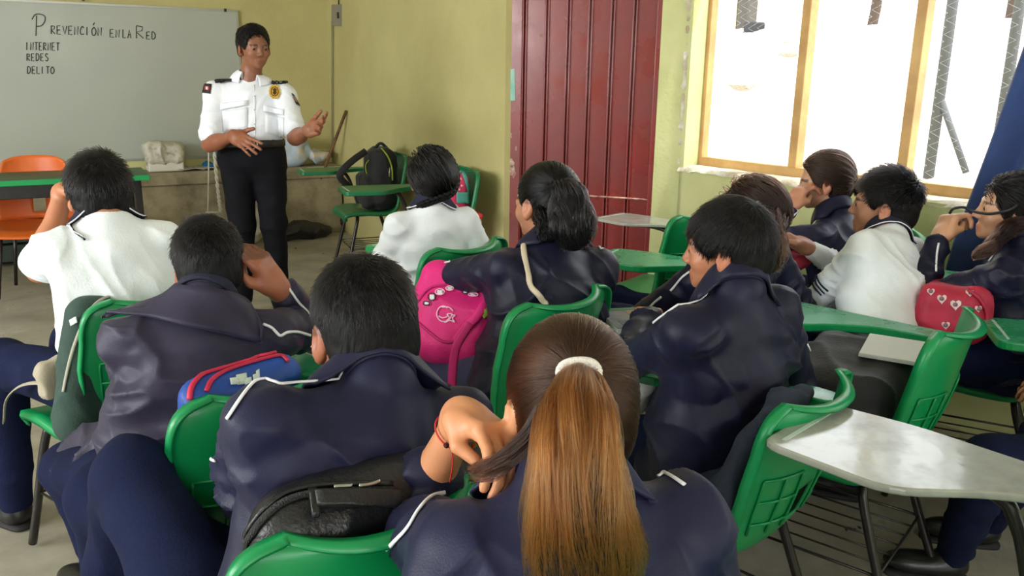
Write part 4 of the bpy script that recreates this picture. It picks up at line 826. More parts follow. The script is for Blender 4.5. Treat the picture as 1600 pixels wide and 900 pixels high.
# officer
def officer():
    Y = 4.75; Hc = at(397, 74, Y); N = at(391, 122, Y + .02); N[2] += 0; pel = V(at(393, 255, Y)[0], Y + .02, .94)
    cy = 190; R_ = rdir(cy); 
    wR = at(366, 212, Y - .30); wL = at(482, 204, Y - .34)
    p = person('man standing before the class in a white uniform shirt and black trousers, hands raised', Hc, (-142, 4, 0), N, cy, pel, cy, s=1.10, skin=(142, 92, 66), fit='shirt', m_top=M_shirt,
        arms=(dict(w=wL, hint=at(452, 230, Y - .02), d=unit(at(508, 196, Y - .42) - wL), n=unit(V(-.25, -.85, .45)), curl=(.15, .25, .35, .4), spread=1.2, thumb=-.5, hs=1.02),
              dict(w=wR, hint=at(300, 222, Y + .02), d=unit(at(400, 232, Y - .42) - wR), n=unit(V(.1, .8, -.5)), curl=(.12, .15, .2, .25), spread=.8, thumb=-.2, hs=1.0)), slv=(.78, .80), sw=.172, girth=1.0, hh=.007, hb=.0042, m_leg=M_blk, wr=.55, seed=5, hs=.93,
        legs=(dict(knee=at(428, 350, Y + .0), ankle=at(437, 448, Y + .12), foot=V(.45, -1, 0)), dict(knee=at(378, 350, Y - .02), ankle=at(380, 466, Y - .0), foot=V(-.2, -1, 0))))
    rt = p['root']; cap(p, t=.010, nape=-.050, h=.005, bare=1.); short_hair(p, 4200, .020, .010, whorl=(.02, -.03, .10), fwd=.1, lift=.32, r=.0009, hug=.05)
    bv = p['bv']
    # belt with buckle, epaulettes, badge, arm patches, pockets, placket
    c = pel + Z3 * .075; q = [c + V(math.cos(a) * .178, math.sin(a) * .130, .0) for a in np.linspace(0, 6.283, 33)[:-1]]; CMx = rdir(cy); CMy = ydir(cy); q = [c + CMx * math.cos(a) * .184 + CMy * math.sin(a) * .141 for a in np.linspace(0, 6.283, 41)[:-1]]
    belt = tube('belt', q, .021, mat('belt_leather', srgb(34, 30, 30), .4), rt, closed=True, seg=6, flat=([unit(x - c) for x in q], .22))
    fc = c + CMy * .150 + CMx * -.005; fr = [fc + CMx * x + Z3 * z for x, z in ((-.03, -.021), (-.03, .021), (.03, .021), (.03, -.021))]; tube('buckle', [fr[0], fr[1], fr[2], fr[3], fr[0]], .0035, M_steel, belt, seg=6); tube('belt_loop', [fc + CMx * -.045 - Z3 * .022 - CMy * .002, fc + CMx * -.045 + Z3 * .022 - CMy * .002], .005, M_steel, belt, seg=6)
    me = mat('epaulette_black', srgb(24, 22, 26), .7)
    for px, nm in ((((335, 112), (361, 106), (363, 112), (338, 118)), 0), (((424, 115), (446, 125), (447, 130), (425, 120)), 1)):
        ep = patch('epaulette', bv, px, .006, me, rt, .003)
        if ep: 
            cx = sum(a[0] for a in px) / 4; cy_ = sum(a[1] for a in px) / 4
            for d in (-3, 3): patch('epaulette_star', bv, ((cx + d - 1.5, cy_ - 2), (cx + d + 1.5, cy_ - 2), (cx + d + 1.5, cy_ + 1), (cx + d - 1.5, cy_ + 1)), .003, mat('silver_thread', srgb(170, 160, 130), .4), ep, .009, 2)
    b = []
    ctr, nn = cast(bv, 429.5, 144, .004)
    if ctr is not None:
        B_ = frame(-nn, (0, 0, 1)); g = mat('gold', srgb(226, 190, 84), .3, srgb(186, 144, 56), 90, metal=.25); bm_ = []
        oval = lambda sx, sz, n=22, off=0.: [ctr + B_[:, 0] * math.cos(a) * sx * (1 + (.06 if i % 2 else 0)) + B_[:, 2] * math.sin(a) * sz * (1 + (.06 if i % 2 else 0)) + nn * off for i, a in enumerate(np.linspace(0, 6.283, n + 1)[:-1])]
        bd_ = mk('badge', *polym(oval(.030, .041, 22, .005), .005, nn), g, rt, False); mk('badge_ring', *tubem(oval(.019, .026, 22, .006), .0022, 6, closed=True), mat('badge_dark', srgb(90, 64, 30), .4, metal=.6), bd_); mk('badge_crest', *polym([ctr + nn * .008 + B_[:, 0] * x + B_[:, 2] * z for x, z in ((-.01, -.012), (.0, -.02), (.011, -.01), (.007, .004), (.011, .014), (0, .019), (-.010, .012), (-.006, .002))], .003, nn), MATS['badge_dark'], bd_, False)
    red = mat('patch_red', srgb(150, 44, 44), .7); pt = patch('arm_patch', bv, ((320, 131), (331, 132), (329, 147), (317, 145)), .002, me, rt, .002)
    if pt: patch('patch_field', bv, ((321, 135), (329, 135), (328, 142), (320, 141)), .002, red, pt, .004, 3); patch('patch_letter', bv, ((323, 136), (326.5, 136.5), (326, 141), (322.5, 140)), .0012, M_pipe, pt, .0055, 2)
    pt = patch('arm_patch', bv, ((455, 146), (459, 149), (468, 166), (462, 163)), .002, me, rt, .002)
    if pt: patch('patch_field', bv, ((457, 150), (460, 152), (464, 161), (461, 159)), .002, mat('patch_gold', srgb(150, 110, 70), .6), pt, .004, 2)
    for x0, y0, x1, y1, y2 in ((344, 172, 387, 164, 172), (411, 174, 444, 180, 187)):
        patch('pocket', bv, ((x0 + 3, y0 + 2), (x1, y1 + 4), (x1, y1 + 36), (x0 + 4, y0 + 34)), .0015, M_shirt, rt, .0012, 6); piping('pocket_flap_edge', bv, ((x0, y0), ((x0 + x1) / 2, (y0 + y1) / 2 + 1), (x1, y1)), .0022, mat('seam_grey', srgb(196, 200, 208), .8), rt, .002)
        patch('pocket_flap', bv, ((x0, y0 - 10), (x1, y1 - 8), (x1, y1), (x0, y0)), .002, M_shirt, rt, .003, 5)
    piping('placket', bv, ((397, 133), (398, 180), (399, 236)), .0045, M_shirt, rt, .001, flat=.3)
    for y in (150, 172, 194, 214): 
        q_, n_ = cast(bv, 397.5, y, .003)
        if q_ is not None: mk('button', *tubem([q_, q_ + n_ * .002], .004, 8), mat('seam_grey', srgb(196, 200, 208), .8), rt)
    for g_, pts in ((-1, ((391, 112), (380, 119), (370, 120), (368, 113))), (1, ((399, 113), (409, 125), (417, 122), (416, 116)))): pass
    return p
PO = officer()
TP = dict(curl=(.35, .4, .45, .5))
def S(p, *a): return at(*a)
# P2 boy in white polo, seen from behind, front left
def boy_white_left():
    p = person('boy in a white polo shirt seen from behind at the front left, elbow up', at(155, 303, 2.30), (34, 8, 0), at(166, 338, 2.24), 28, V(-1.10, 2.26, .54), 62, s=1.04, skin=SK, fit='polo', m_top=M_white, slv=(.62, .8), sw=.130, girth=1.0,
        arms=(dict(w=at(100, 300, 2.50), hint=at(60, 420, 2.45), d=V(.75, -.1, .15), n=V(0, -.3, -1), curl=(.5, .5, .5, .6)), dict(w=at(250, 425, 2.62), hint=at(300, 440, 2.2), d=V(-.8, .5, 0))), wr=.8, seed=2, hb=.006, eyes=False, hs=.90)
    cap(p, t=.013, nape=-.072); short_hair(p, 4200, .035, .02, whorl=(.01, -.07, .085), lift=.35, r=.0009, seed=4)
    ring = p['end0']; return p
# P3 boy with the large flat collar
def boy_collar():
    w_ = at(434, 450, 1.93)
    p = person('boy in a greyish jacket with a wide flat collar, right hand against his temple', at(328, 414, 1.88), (20, 12, -4), at(322, 468, 1.80), 20, V(-.74, 1.70, .54), 62, s=1.0, skin=(160, 104, 76), m_top=M_navy2, sw=.165, girth=1.05, slv=(1, .86),
        arms=(dict(w=V(-.88, 2.15, .76), hint=V(-1.1, 2.0, .4), sh=V(.02, 0, -.01)), dict(w=w_, hint=at(505, 600, 1.95), d=unit(at(392, 388, 1.90) - w_), n=V(-1, .2, -.1), curl=(.25, .3, .35, .4))),
        legs=(dict(knee=V(-1.06, 1.84, .475), ankle=V(-.86, 1.70, .1)), dict(knee=V(-1.0, 2.02, .5), ankle=V(-.86, 1.9, .1))), seed=8, wr=1.1, collar=False, eyes=False, hs=.93, hem=V(-.98, 1.83, .50))
    cap(p, t=.008, nape=-.066, rough=.002); short_hair(p, 6500, .022, .006, whorl=(.02, -.06, .09), lift=.5, r=.0007, seed=5)
    # wide flat collar lying over the shoulders
    top = catmull([V(*q, 0) for q in ((158, 490), (182, 474), (222, 460), (255, 450), (290, 449), (330, 453), (372, 470), (400, 492), (411, 515))], 5); bot = catmull([V(*q, 0) for q in ((158, 500), (178, 500), (232, 499), (293, 514), (350, 524), (385, 532), (402, 536), (409, 537), (411, 536))], 5); n = len(top) - 1; bv = p['bv']
    G = np.zeros((9, n + 1, 3))
    for j in range(9):
        for i in range(n + 1):
            a = top[i] + (bot[i] - top[i]) * j / 8; q, nn = cast(bv, a[0], a[1], .012 + .004 * math.sin(i * .5))
            G[j, i] = q if q is not None else np.nan
    for j in range(9):
        bad = np.isnan(G[j, :, 0]); ok = np.where(~bad)[0]
        for c in range(3): G[j, bad, c] = np.interp(np.where(bad)[0], ok, G[j, ok, c])
    for _ in range(3): G[:, 1:-1] = (G[:, :-2] + 2 * G[:, 1:-1] + G[:, 2:]) / 4; G[1:-1] = (G[:-2] + 2 * G[1:-1] + G[2:]) / 4
    mk('flat_collar', *gridm(lambda u, v: G[int(round(v * 8)), int(round(u * n))], n, 8, .006), M_navy2, p['root'])
    ring_collar('inner_collar', p['N'] + p['NM'][:, 2] * .006, p['NM'], None, (.058, .060), M_ncol, p['root'], gap=.4, bv=bv, reach=.012, hgt=.014)
    piping('sleeve_piping', bv, ((411, 507), (425, 513), (437, 525), (447, 520), (462, 519), (476, 522), (484, 524)), .0035, M_pipe, p['root']); piping('sleeve_piping', bv, ((450, 449), (456, 458), (464, 470), (478, 486), (488, 500)), .003, M_pipe, p['root'])
    e = p['end1']; A = p['A'][1]; d = unit(A[2] - A[1]); fr = frame(d)
    tube('wristband', [A[2] - d * .012 + fr[:, 0] * math.cos(a) * .029 + fr[:, 2] * math.sin(a) * .029 for a in np.linspace(0, 6.283, 21)[:-1]], .003, mat('band_purple', srgb(150, 90, 150), .5), p['root'], closed=True, seg=6)
    tube('wristband', [A[2] - d * .022 + fr[:, 0] * math.cos(a) * .030 + fr[:, 2] * math.sin(a) * .030 for a in np.linspace(0, 6.283, 21)[:-1]], .0022, mat('band_yellow_t', srgb(214, 176, 60), .5), p['root'], closed=True, seg=6)
    return p
# P4 boy front left with cropped hair
def boy_front():
    p = person('boy with cropped black hair in a navy jacket, nearest on the left, knee drawn up', at(567, 513, 1.33), (32, 14, 0), at(592, 600, 1.24), 34, V(-.32, 1.08, .50), 60, s=1.02, skin=(150, 96, 68), m_top=M_navy3, sw=.160, girth=1.08, hh=.005, hb=.0045, slv=(1, 1), wdepth=1.05,
        arms=(dict(w=at(410, 815, 1.50), hint=at(180, 830, 1.25), d=V(.6, .6, -.2), sh=V(.005, 0, .05)), dict(w=at(700, 690, 1.55), hint=at(800, 800, 1.2))),
        legs=(dict(knee=at(205, 742, 1.36), ankle=at(165, 985, 1.42), foot=ydir(60)), dict(knee=at(160, 775, 1.52), ankle=at(175, 905, 1.62), foot=ydir(60))), seed=12, wr=1.25, eyes=False)
    cap(p, t=.007, nape=-.062, rough=.0015, h=.0035); short_hair(p, 11000, .020, .008, whorl=(.0, -.045, .095), lift=.42, r=.00055, seed=6)
    bv = p['bv']
    piping('shoulder_piping', bv, ((523, 581), (500, 577), (470, 575), (445, 577), (420, 585), (400, 597), (384, 615), (370, 635), (357, 655)), .0034, M_pipe, p['root'])
    for q in (((314, 718), (300, 718), (294, 726), (295, 736)), ((293, 738), (292, 748), (296, 760)), ((295, 768), (299, 776), (302, 784)), ((296, 786), (301, 792), (308, 802))): piping('cuff_piping', bv, q, .003, M_pipe, p['root'])
    return p
# P5 girl with the long ponytail
def girl_front():
    w_ = at(724, 652, 1.07)
    p = person('girl with a long copper-brown ponytail in a navy jacket, hand at her ear', at(887, 632, 1.03), (14, 10, 3), at(878, 742, .95), 14, V(.13, .78, .50), 28, s=.98, skin=(206, 150, 108), m_top=M_navy3, sw=.157, girth=1.0, hh=.005, hb=.0036, slv=(.42, 1), wdepth=.95,
        arms=(dict(w=w_, hint=V(-.42, 1.5, .20), d=unit(at(800, 690, .98) - w_), n=unit(V(-.45, .1, -.85)), curl=(.38, .5, .55, .5), spread=.9, thumb=.7, sh=V(0, .02, -.01)), dict(w=at(1085, 940, 1.14), hint=at(1130, 1050, .85))), seed=15, wr=1.2, eyes=False)
    Tp = at(900, 586, .945); T = loc(p, Tp); cap(p, m=M_capbr, t=.009, nape=-.078, rough=.0003, h=.0035)
    swept(p, T, 15000, .00050, HBR, np.array(srgb(96, 60, 38)), 7, 8, bulge=.002, noise=.0010)
    tube('hair_tie', [Tp + p['HM'] @ (V(math.cos(a) * .024, -.012 + .002 * math.sin(3 * a), math.sin(a) * .013 + .006)) for a in np.linspace(0, 6.283, 25)[:-1]], .006, mat('hair_tie_white', srgb(232, 226, 218), .8, bump=.4, bs=300), p['root'], closed=True, seg=8)
    gd = [Tp + V(0, .012, 0), at(904, 600, .90), at(903, 650, .835), at(903, 720, .80), at(905, 800, .785), at(915, 870, .79), at(925, 935, .80)]
    bundle(p, 'ponytail', gd, [(.015, .012), (.026, .022), (.041, .032), (.050, .036), (.058, .038), (.064, .036), (.055, .03)], 9000, 20, .00050, np.array(srgb(66, 38, 24)), np.array(srgb(166, 92, 42)), seed=9, wave=.0055, wfreq=1.3, m_core=M_capbr, core=.86, ragged=.25, streak=.6, side=V(1, 0, 0), clumps=90)
    gd = [at(850, 640, .86), at(820, 690, .865), at(785, 722, .88), at(752, 738, .895), at(730, 738, .90)]
    bundle(p, 'side_lock', gd, [(.010, .006), (.012, .006), (.014, .005), (.012, .003)], 420, 18, .0004, HBR, np.array(srgb(60, 36, 24)), seed=10, wave=.0012, core=.05, ragged=.5, side=V(0, 0, 1), m_core=M_capbr)
    A = p['A'][0]; d = unit(A[2] - A[1]); fr = frame(d); bc = thing('beaded_bracelet', 'red cord bracelet with amber beads on the wrist of the girl with the ponytail', 'bracelet', A[2] - d * .03); c = A[2] - d * .030
    RG = [c + fr[:, 0] * math.cos(a) * .0315 + fr[:, 2] * math.sin(a) * .0315 + d * .004 * math.sin(a) for a in np.linspace(0, 6.283, 33)[:-1]]
    tube('cord', RG, .0014, mat('cord_red', srgb(196, 40, 40), .6), bc, closed=True, seg=5)
    for i, a in enumerate(np.linspace(0, 6.283, 33)[:-1]):
        if i % 2 == 0 and i > 12:
            bm = bmesh.new(); bmesh.ops.create_uvsphere(bm, u_segments=8, v_segments=6, radius=.0042); me = bpy.data.meshes.new('bead'); bm.to_mesh(me); bm.free(); me.materials.append(mat('bead_amber', srgb(200, 120, 40), .2) if i % 6 else mat('bead_dark', srgb(60, 24, 20), .2)); o = put(bpy.data.objects.new('bead', me), bc); o.matrix_basis = Matrix.Translation(tuple(RG[i]))
    e, _ = near(bvh_of(*p_body(p)), at(705, 690, 1.05), .002); tube('tassel', catmull([e, e + V(.002, -.004, -.03), e + V(-.002, -.002, -.06)], 4), .0012, MATS['cord_red'], bc, seg=5)
    bv = p['bv']; piping('shoulder_piping', bv, ((694, 768), (672, 780), (655, 800), (640, 825), (620, 845), (604, 860), (596, 874)), .0032, M_pipe, p['root']); piping('shoulder_piping', bv, ((1018, 735), (1034, 739), (1052, 748), (1070, 760)), .003, M_pipe, p['root'])
    return p
def p_body(p):
    o = [x for x in bpy.data.objects if x.parent == p['root'] and x.name.startswith('body')][0]; me = o.data; v = np.zeros(len(me.vertices) * 3); me.vertices.foreach_get('co', v); f = np.zeros(len(me.loops), int); me.loops.foreach_get('vertex_index', f); return v.reshape(-1, 3), f.reshape(-1, 4)
# P6 braided girl
def girl_braid():
    p = person('girl in a white polo shirt with a braided crown of black hair, seen from behind', at(674, 280, 2.95), (22, 4, 0), at(676, 320, 2.90), 22, V(-.29, 2.98, .54), 45, s=.88, skin=SK, fit='polo', m_top=M_white, slv=(.95, .95), sw=.135, girth=.95,
        arms=(dict(w=at(640, 415, 3.12), hint=at(590, 420, 2.9), d=V(.7, .6, -.1)), dict(w=at(720, 410, 3.15), hint=at(780, 420, 2.9))), wr=.7, seed=21, eyes=False, hb=.006, hs=.97)
    cap(p, t=.010, nape=-.088, rough=.002, ears=False); swept(p, (.05, -.06, -.07), 2600, .0012, HB, None, 8, 7, bulge=.006)
    def braid(pts, r, nm='braid'):
        q = catmull([wor(p, *(V(*a) * 1.09)) for a in pts], 7); vs = []
        for i in range(len(q) - 1):
            t = unit(q[i + 1] - q[i]); n = unit(q[i] - p['Hc']); s_ = np.cross(t, n); c = q[i] + s_ * r * .45 * (1 if i % 2 else -1); vs.append(tubem([c - t * r * .9 - s_ * r * .35 * (1 if i % 2 else -1), c, c + t * r * .9 + s_ * r * .45 * (1 if i % 2 else -1)], [r * .35, r * .72, r * .35], 8))
        mk(nm, *joinm(vs), M_capb, p['hair'])
    braid(((-.065, .02, .07), (-.03, -.03, .115), (.03, -.05, .112), (.075, -.055, .06), (.085, -.06, .0), (.055, -.095, -.045), (.0, -.11, -.065), (-.05, -.085, -.085), (-.07, -.05, -.10)), .013)
    for z in (.015, .025): 
        for g in (0, 1):
            e = p['end%d' % g]; d = unit(p['A'][g][1] - p['A'][g][0]); fr = frame(d); q = [near(p['bv'], e - d * z + fr[:, 0] * math.cos(a) * .07 + fr[:, 2] * math.sin(a) * .07, .001)[0] for a in np.linspace(0, 6.283, 25)[:-1]]; tube('sleeve_stripe', q, .003, M_ncol, p['root'], closed=True, seg=5)
    return p
# P7 girl with the pink backpack
def girl_pink():
    p = person('girl in a navy jacket with wavy black half-ponytail, pink backpack on her knees', at(852, 318, 2.50), (44, 4, 4), at(866, 378, 2.44), 26, V(.08, 2.30, .54), 55, s=1.03, skin=(176, 122, 90), m_top=M_navy, sw=.155, girth=1.14, slv=(1, 1), wdepth=1.1,
        arms=(dict(w=at(735, 432, 2.78), hint=at(640, 450, 2.45), d=V(.5, .8, -.1)), dict(w=at(890, 450, 2.80), hint=at(925, 600, 2.5))), legs=(dict(knee=at(655, 572, 2.55)), dict(knee=at(690, 540, 2.75))), m_leg=mat('blue_trousers', srgb(40, 42, 88), .75, srgb(32, 34, 74), 8, .2, 200, sheen=.3), seed=25, wr=1.1)
    cap(p, t=.009, nape=-.070, rough=.001); T = loc(p, at(868, 292, 2.405)); swept(p, T, 3200, .0010, HB, None, 11, 8, bulge=.001, noise=.001)
    bundle(p, 'ponytail', [at(866, 290, 2.42), at(884, 296, 2.37), at(892, 325, 2.35), at(896, 355, 2.34), at(900, 390, 2.35)], [(.018, .014), (.045, .03), (.062, .04), (.068, .042), (.05, .03)], 1300, 12, .0012, HB, np.array(srgb(44, 40, 42)), seed=12, wave=.009, wfreq=1.8, ragged=.35, core=.86, side=V(1, .3, 0), clumps=40)
    bundle(p, 'loose_lock', [at(850, 322, 2.42), at(856, 350, 2.38), at(862, 378, 2.37)], [(.03, .02), (.045, .025), (.035, .02)], 400, 10, .0012, HB, None, seed=13, wave=.008, wfreq=1.5, ragged=.4, core=.8, side=V(1, .3, 0), clumps=20)
    tube('hair_band', [at(868, 291, 2.41) + p['HM'] @ V(math.cos(a) * .016, 0, math.sin(a) * .016) for a in np.linspace(0, 6.283, 17)[:-1]], .004, M_capb, p['root'], closed=True, seg=6)
    bv = p['bv']; piping('shoulder_piping', bv, ((797, 352), (780, 356), (760, 366), (745, 376)), .0035, M_pipe, p['root']); piping('shoulder_piping', bv, ((922, 352), (936, 362), (942, 378)), .0035, M_pipe, p['root']); piping('cuff_piping', bv, ((686, 400), (693, 404), (700, 406)), .0035, M_pipe, p['root'])
    s = piping('bag_strap', bv, ((812, 356), (818, 375), (819, 400), (824, 430), (834, 452), (848, 468), (856, 476)), .0085, mat('strap_cream', srgb(206, 190, 164), .7), None, .006, flat=.35)
    if s: tag(s, 'thin cream bag strap across the back of the girl with wavy black hair', 'strap')
    return p
# P8 boy with thick hair
def boy_thick():
    c = CP['P8']
    p = person('boy with thick straight black hair in a navy jacket, turned left, centre right', at(1134, 388, 1.90), (70, 2, 0), at(1152, 452, 1.85), 38, V(c[0] + .02, c[1] + .10, .54), 55, s=1.04, skin=(176, 116, 84), m_top=M_navy, sw=.152, girth=1.1, hb=.0045, hh=.0055, slv=(1, 1),
        arms=(dict(w=at(1010, 500, 2.18), hint=at(940, 620, 1.8), d=V(.2, .9, 0)), dict(w=at(1236, 565, 2.24), hint=at(1285, 700, 1.7), d=V(-.1, 1, -.1))), legs=(dict(knee=at(1000, 690, 2.0)), dict(knee=at(1075, 660, 2.15))), seed=31, wr=1.15, hs=.91)
    cap(p, t=.013, nape=-.066, rough=.002, h=.004, bare=-1.2); short_hair(p, 15000, .042, .030, whorl=(-.01, -.05, .10), lift=.04, fwd=.45, r=.0005, seed=14, hug=.13)
    bv = p['bv']; piping('shoulder_piping', bv, ((1108, 440), (1090, 448), (1062, 460), (1038, 474), (1028, 492), (1018, 508), (1000, 505), (985, 507)), .0036, M_pipe, p['root']); piping('cuff_piping', bv, ((963, 532), (972, 538), (982, 543)), .0036, M_pipe, p['root']); piping('cuff_piping', bv, ((1284, 538), (1288, 548), (1290, 553)), .003, M_pipe, p['root'])
    return p
def girl_behind():
    p = person('girl with long brown hair mostly hidden behind the boy with thick black hair', at(1172, 338, 2.62), (40, 8, 0), at(1178, 388, 2.58), 40, V(.68, 2.80, .54), 58, s=.98, skin=SK, m_top=M_navy, sw=.16, seed=33, arms=(dict(w=at(1058, 462, 2.76), hint=at(980, 520, 2.6), d=unit(V(.6, .1, .35)), n=V(.2, -.6, -.7), curl=(.5, .5, .5, .5), sh=V(-.05, 0, -.02)), dict(w=at(1180, 450, 2.9), hint=at(1260, 480, 2.7))), eyes=False)
    cap(p, m=M_capbr, t=.012, nape=-.085, ears=False); swept(p, (.03, -.09, -.06), 1800, .0012, HBR, None, 15, 7)
    bundle(p, 'loose_hair', [wor(p, .04, -.07, .03), at(1195, 350, 2.48), at(1204, 390, 2.45), at(1208, 425, 2.46)], [(.05, .04), (.06, .04), (.055, .035), (.035, .02)], 900, 10, .0012, HBR, np.array(srgb(84, 54, 40)), seed=16, wave=.006, ragged=.3, m_core=M_capbr, core=.8, side=V(1, 0, 0), streak=.3)
    bv = p['bv']; piping('sleeve_piping', bv, ((1078, 425), (1066, 434), (1056, 446), (1048, 455)), .004, M_pipe, p['root']); piping('sleeve_piping', bv, ((1034, 464), (1024, 472), (1016, 480)), .004, M_pipe, p['root']); return p
def girl_window():
    w_ = at(1234, 324, 3.22)
    p = person('girl by the window with tied-back brown hair and navy jacket, hand over her mouth', at(1287, 283, 3.30), (76, 8, 0), at(1304, 332, 3.25), 46, V(1.30, 3.2, .54), 62, s=.98, skin=(190, 140, 112), m_top=M_navy3, sw=.155, seed=35, slv=(.92, 1), arms=(dict(w=w_, hint=at(1205, 400, 3.12), d=unit(at(1250, 298, 3.24) - w_), n=unit(V(.8, .4, 0)), curl=(.5, .45, .4, .4), thumb=.6), dict(w=at(1280, 395, 3.45), hint=at(1370, 400, 3.3))))
    cap(p, m=M_capbr, t=.010, nape=-.075, rough=.001); swept(p, (.0, -.105, -.01), 2200, .0011, HBR, np.array(srgb(84, 60, 46)), 17, 7, bulge=.002)
    bundle(p, 'tied_hair', [wor(p, 0, -.10, -.01), wor(p, 0, -.13, -.03), wor(p, 0, -.125, -.075)], [(.018, .018), (.03, .025), (.018, .015)], 300, 6, .0012, HBR, None, seed=18, wave=.003, m_core=M_capbr)
    bv = p['bv']; piping('sleeve_piping', bv, ((1231, 318), (1228, 332), (1226, 345)), .004, M_pipe, p['root']); piping('shoulder_piping', bv, ((1252, 328), (1242, 334), (1236, 340)), .004, M_pipe, p['root']); return p
def boy_white_right():
    w_ = at(1256, 384, 3.0)
    p = person('boy in a white polo shirt with spiky short hair by the window, turned left', at(1380, 320, 2.85), (68, -2, 0), at(1388, 362, 2.80), 44, V(1.16, 2.52, .55), 58, s=1.03, skin=(178, 124, 96), fit='polo_long', m_top=M_white, sw=.162, girth=1.02, seed=37, wr=.8, slv=(1, .80), hb=.0055,
        arms=(dict(w=at(1322, 455, 2.95), hint=at(1215, 490, 2.6), d=V(.8, .4, 0)), dict(w=w_, hint=at(1340, 440, 3.15), d=unit(at(1222, 368, 3.0) - w_), n=V(-.2, -.3, -.9), curl=(.5, .5, .55, .6), thumb=.3)))
    cap(p, t=.009, nape=-.070, rough=.0015); short_hair(p, 5200, .030, .009, whorl=(0, -.075, .08), lift=.35, fwd=.9, spiky=.9, r=.0009, seed=19)
    bv = p['bv']
    for k in range(3): piping('sleeve_stripe', bv, ((1265 + k * 5, 431 - k * 2), (1272 + k * 5, 447 - k * 2), (1284 + k * 5, 461 - k * 3)), .0035, M_ncol, p['root'])
    return p
def girl_right():
    w_ = at(1468, 374, 2.74)
    p = person('girl by the curtain in a navy jacket, holding a black cord to her mouth', at(1580, 328, 2.70), (72, -6, 0), at(1592, 382, 2.64), 50, V(1.64, 2.56, .54), 66, s=1.02, skin=(196, 146, 112), m_top=M_navy, sw=.162, seed=39, slv=(.9, 1), arms=(dict(w=w_, hint=at(1452, 470, 2.62), d=unit(at(1483, 342, 2.76) - w_), n=unit(V(.6, .1, -.3)), curl=(.75, .8, .85, .9), thumb=.7), dict(w=at(1570, 470, 2.95), hint=at(1700, 480, 2.7))))
    cap(p, t=.011, nape=-.080, rough=.0015); swept(p, (.02, -.10, -.03), 2400, .0011, HB, None, 20, 7, bulge=.003)
    bundle(p, 'loose_hair', [wor(p, -.04, -.07, -.02), at(1572, 360, 2.60), at(1548, 385, 2.52), at(1520, 402, 2.50)], [(.035, .03), (.035, .025), (.028, .02), (.012, .01)], 700, 12, .0011, np.array(srgb(44, 32, 28)), np.array(srgb(84, 54, 44)), seed=21, wave=.004, side=V(0, 0, 1), m_core=M_capbr, core=.8)
    bundle(p, 'tied_hair', [wor(p, .02, -.10, -.03), wor(p, .02, -.13, -.07), wor(p, .02, -.12, -.16)], [(.03, .03), (.04, .03), (.03, .02)], 400, 8, .0012, HB, None, seed=22)
    bv = p['bv']; piping('shoulder_piping', bv, ((1552, 374), (1536, 386), (1518, 402), (1504, 420), (1496, 432), (1462, 437)), .0035, M_pipe, p['root']); piping('sleeve_piping', bv, ((1467, 380), (1463, 400), (1462, 425)), .0035, M_pipe, p['root'])
    cdd = tube('earphone_cord', catmull([at(1484, 333, 2.74), at(1490, 326, 2.72), at(1506, 324, 2.72), at(1520, 330, 2.71), at(1545, 334, 2.66), at(1575, 329, 2.60), at(1590, 320, 2.60)], 5), .0045, mat('cord_black', srgb(30, 26, 28), .5), None); tag(cdd, 'black cord held by the girl at the curtain, running from her hand to her ear', 'cord'); return p
def person_edge():
    p = person('person cut off at the right edge in navy trousers and a black shoe', V(1.78, 1.98, 1.12), (72, 0, 0), V(1.80, 1.97, .97), 72, V(1.80, 1.95, .53), 72, s=1.02, skin=SK, m_top=M_navy, seed=41, hh=.01, hb=.009, legs=(dict(knee=atz(1552, 722, .50), ankle=atz(1490, 862, .085), foot=V(-.95, .15, 0)), dict(knee=atz(1640, 690, .52), ankle=V(1.5, 2.35, .085), foot=V(-1, .2, 0))), m_leg=M_trou, eyes=False)
    cap(p, h=.008); return p
PB2 = boy_white_left(); PB3 = boy_collar(); PB4 = boy_front(); PG5 = girl_front(); PG6 = girl_braid(); PG7 = girl_pink(); PB8 = boy_thick(); PG9 = girl_behind(); PG10 = girl_window(); PB11 = boy_white_right(); PG12 = girl_right(); PE13 = person_edge()
# ================================================================== furniture and things around the room
M_or = mat('plastic_orange', srgb(214, 96, 28), .45, srgb(226, 108, 36), 4)
def blob(name, f, m, parent=None, h=.006, amp=.004, fr=10, am2=.0015, seed=0, ret=False):
    v, fc = f.mesh(h); n = vnormals(v, fc); v = v + n * (amp * fold(v, fr, seed) + amp * vnoise(v, fr * .6, seed + 1) + am2 * vnoise(v, fr * 4, seed + 2))[:, None]; o = mk(name, v, fc, m, parent); return (o, bvh_of(v, fc)) if ret else o
# teacher's table and orange chair
tA = atz(234, 273, .77); tdir = unit(atz(20, 282, .77) - tA); tdir[2] = 0; tdir = unit(tdir); tin = V(-tdir[1], tdir[0], 0); tin = tin if tin[1] > 0 else -tin
tb = thing('teacher_table', 'long table with dark green top and black metal legs below the whiteboard', 'table', (tA + tdir * .8 + tin * .25) * V(1, 1, 0))
def tbox(name, a, b, c, d, z0, z1, m): return bev(mk(name, *boxm(tA * V(1, 1, 0) + tdir * (a + b) / 2 + tin * (c + d) / 2 + Z3 * (z0 + z1) / 2, tdir, tin, Z3, b - a, d - c, z1 - z0), m, tb, False), .004)
tt = tbox('table_top', 0, 1.7, 0, .46, .735, .77, [mat('edge_green', srgb(20, 150, 80), .5), mat('table_green', srgb(66, 96, 62), .5, srgb(54, 80, 54), 6)]); tt.data.polygons[1].material_index = 1
tbox('apron', .05, 1.65, .03, .06, .655, .735, M_black); tbox('apron', .05, 1.65, .40, .43, .655, .735, M_black)
for a in (.05, 1.61):
    for c in (.03, .39): tbox('leg', a, a + .045, c, c + .045, 0, .735, M_black)
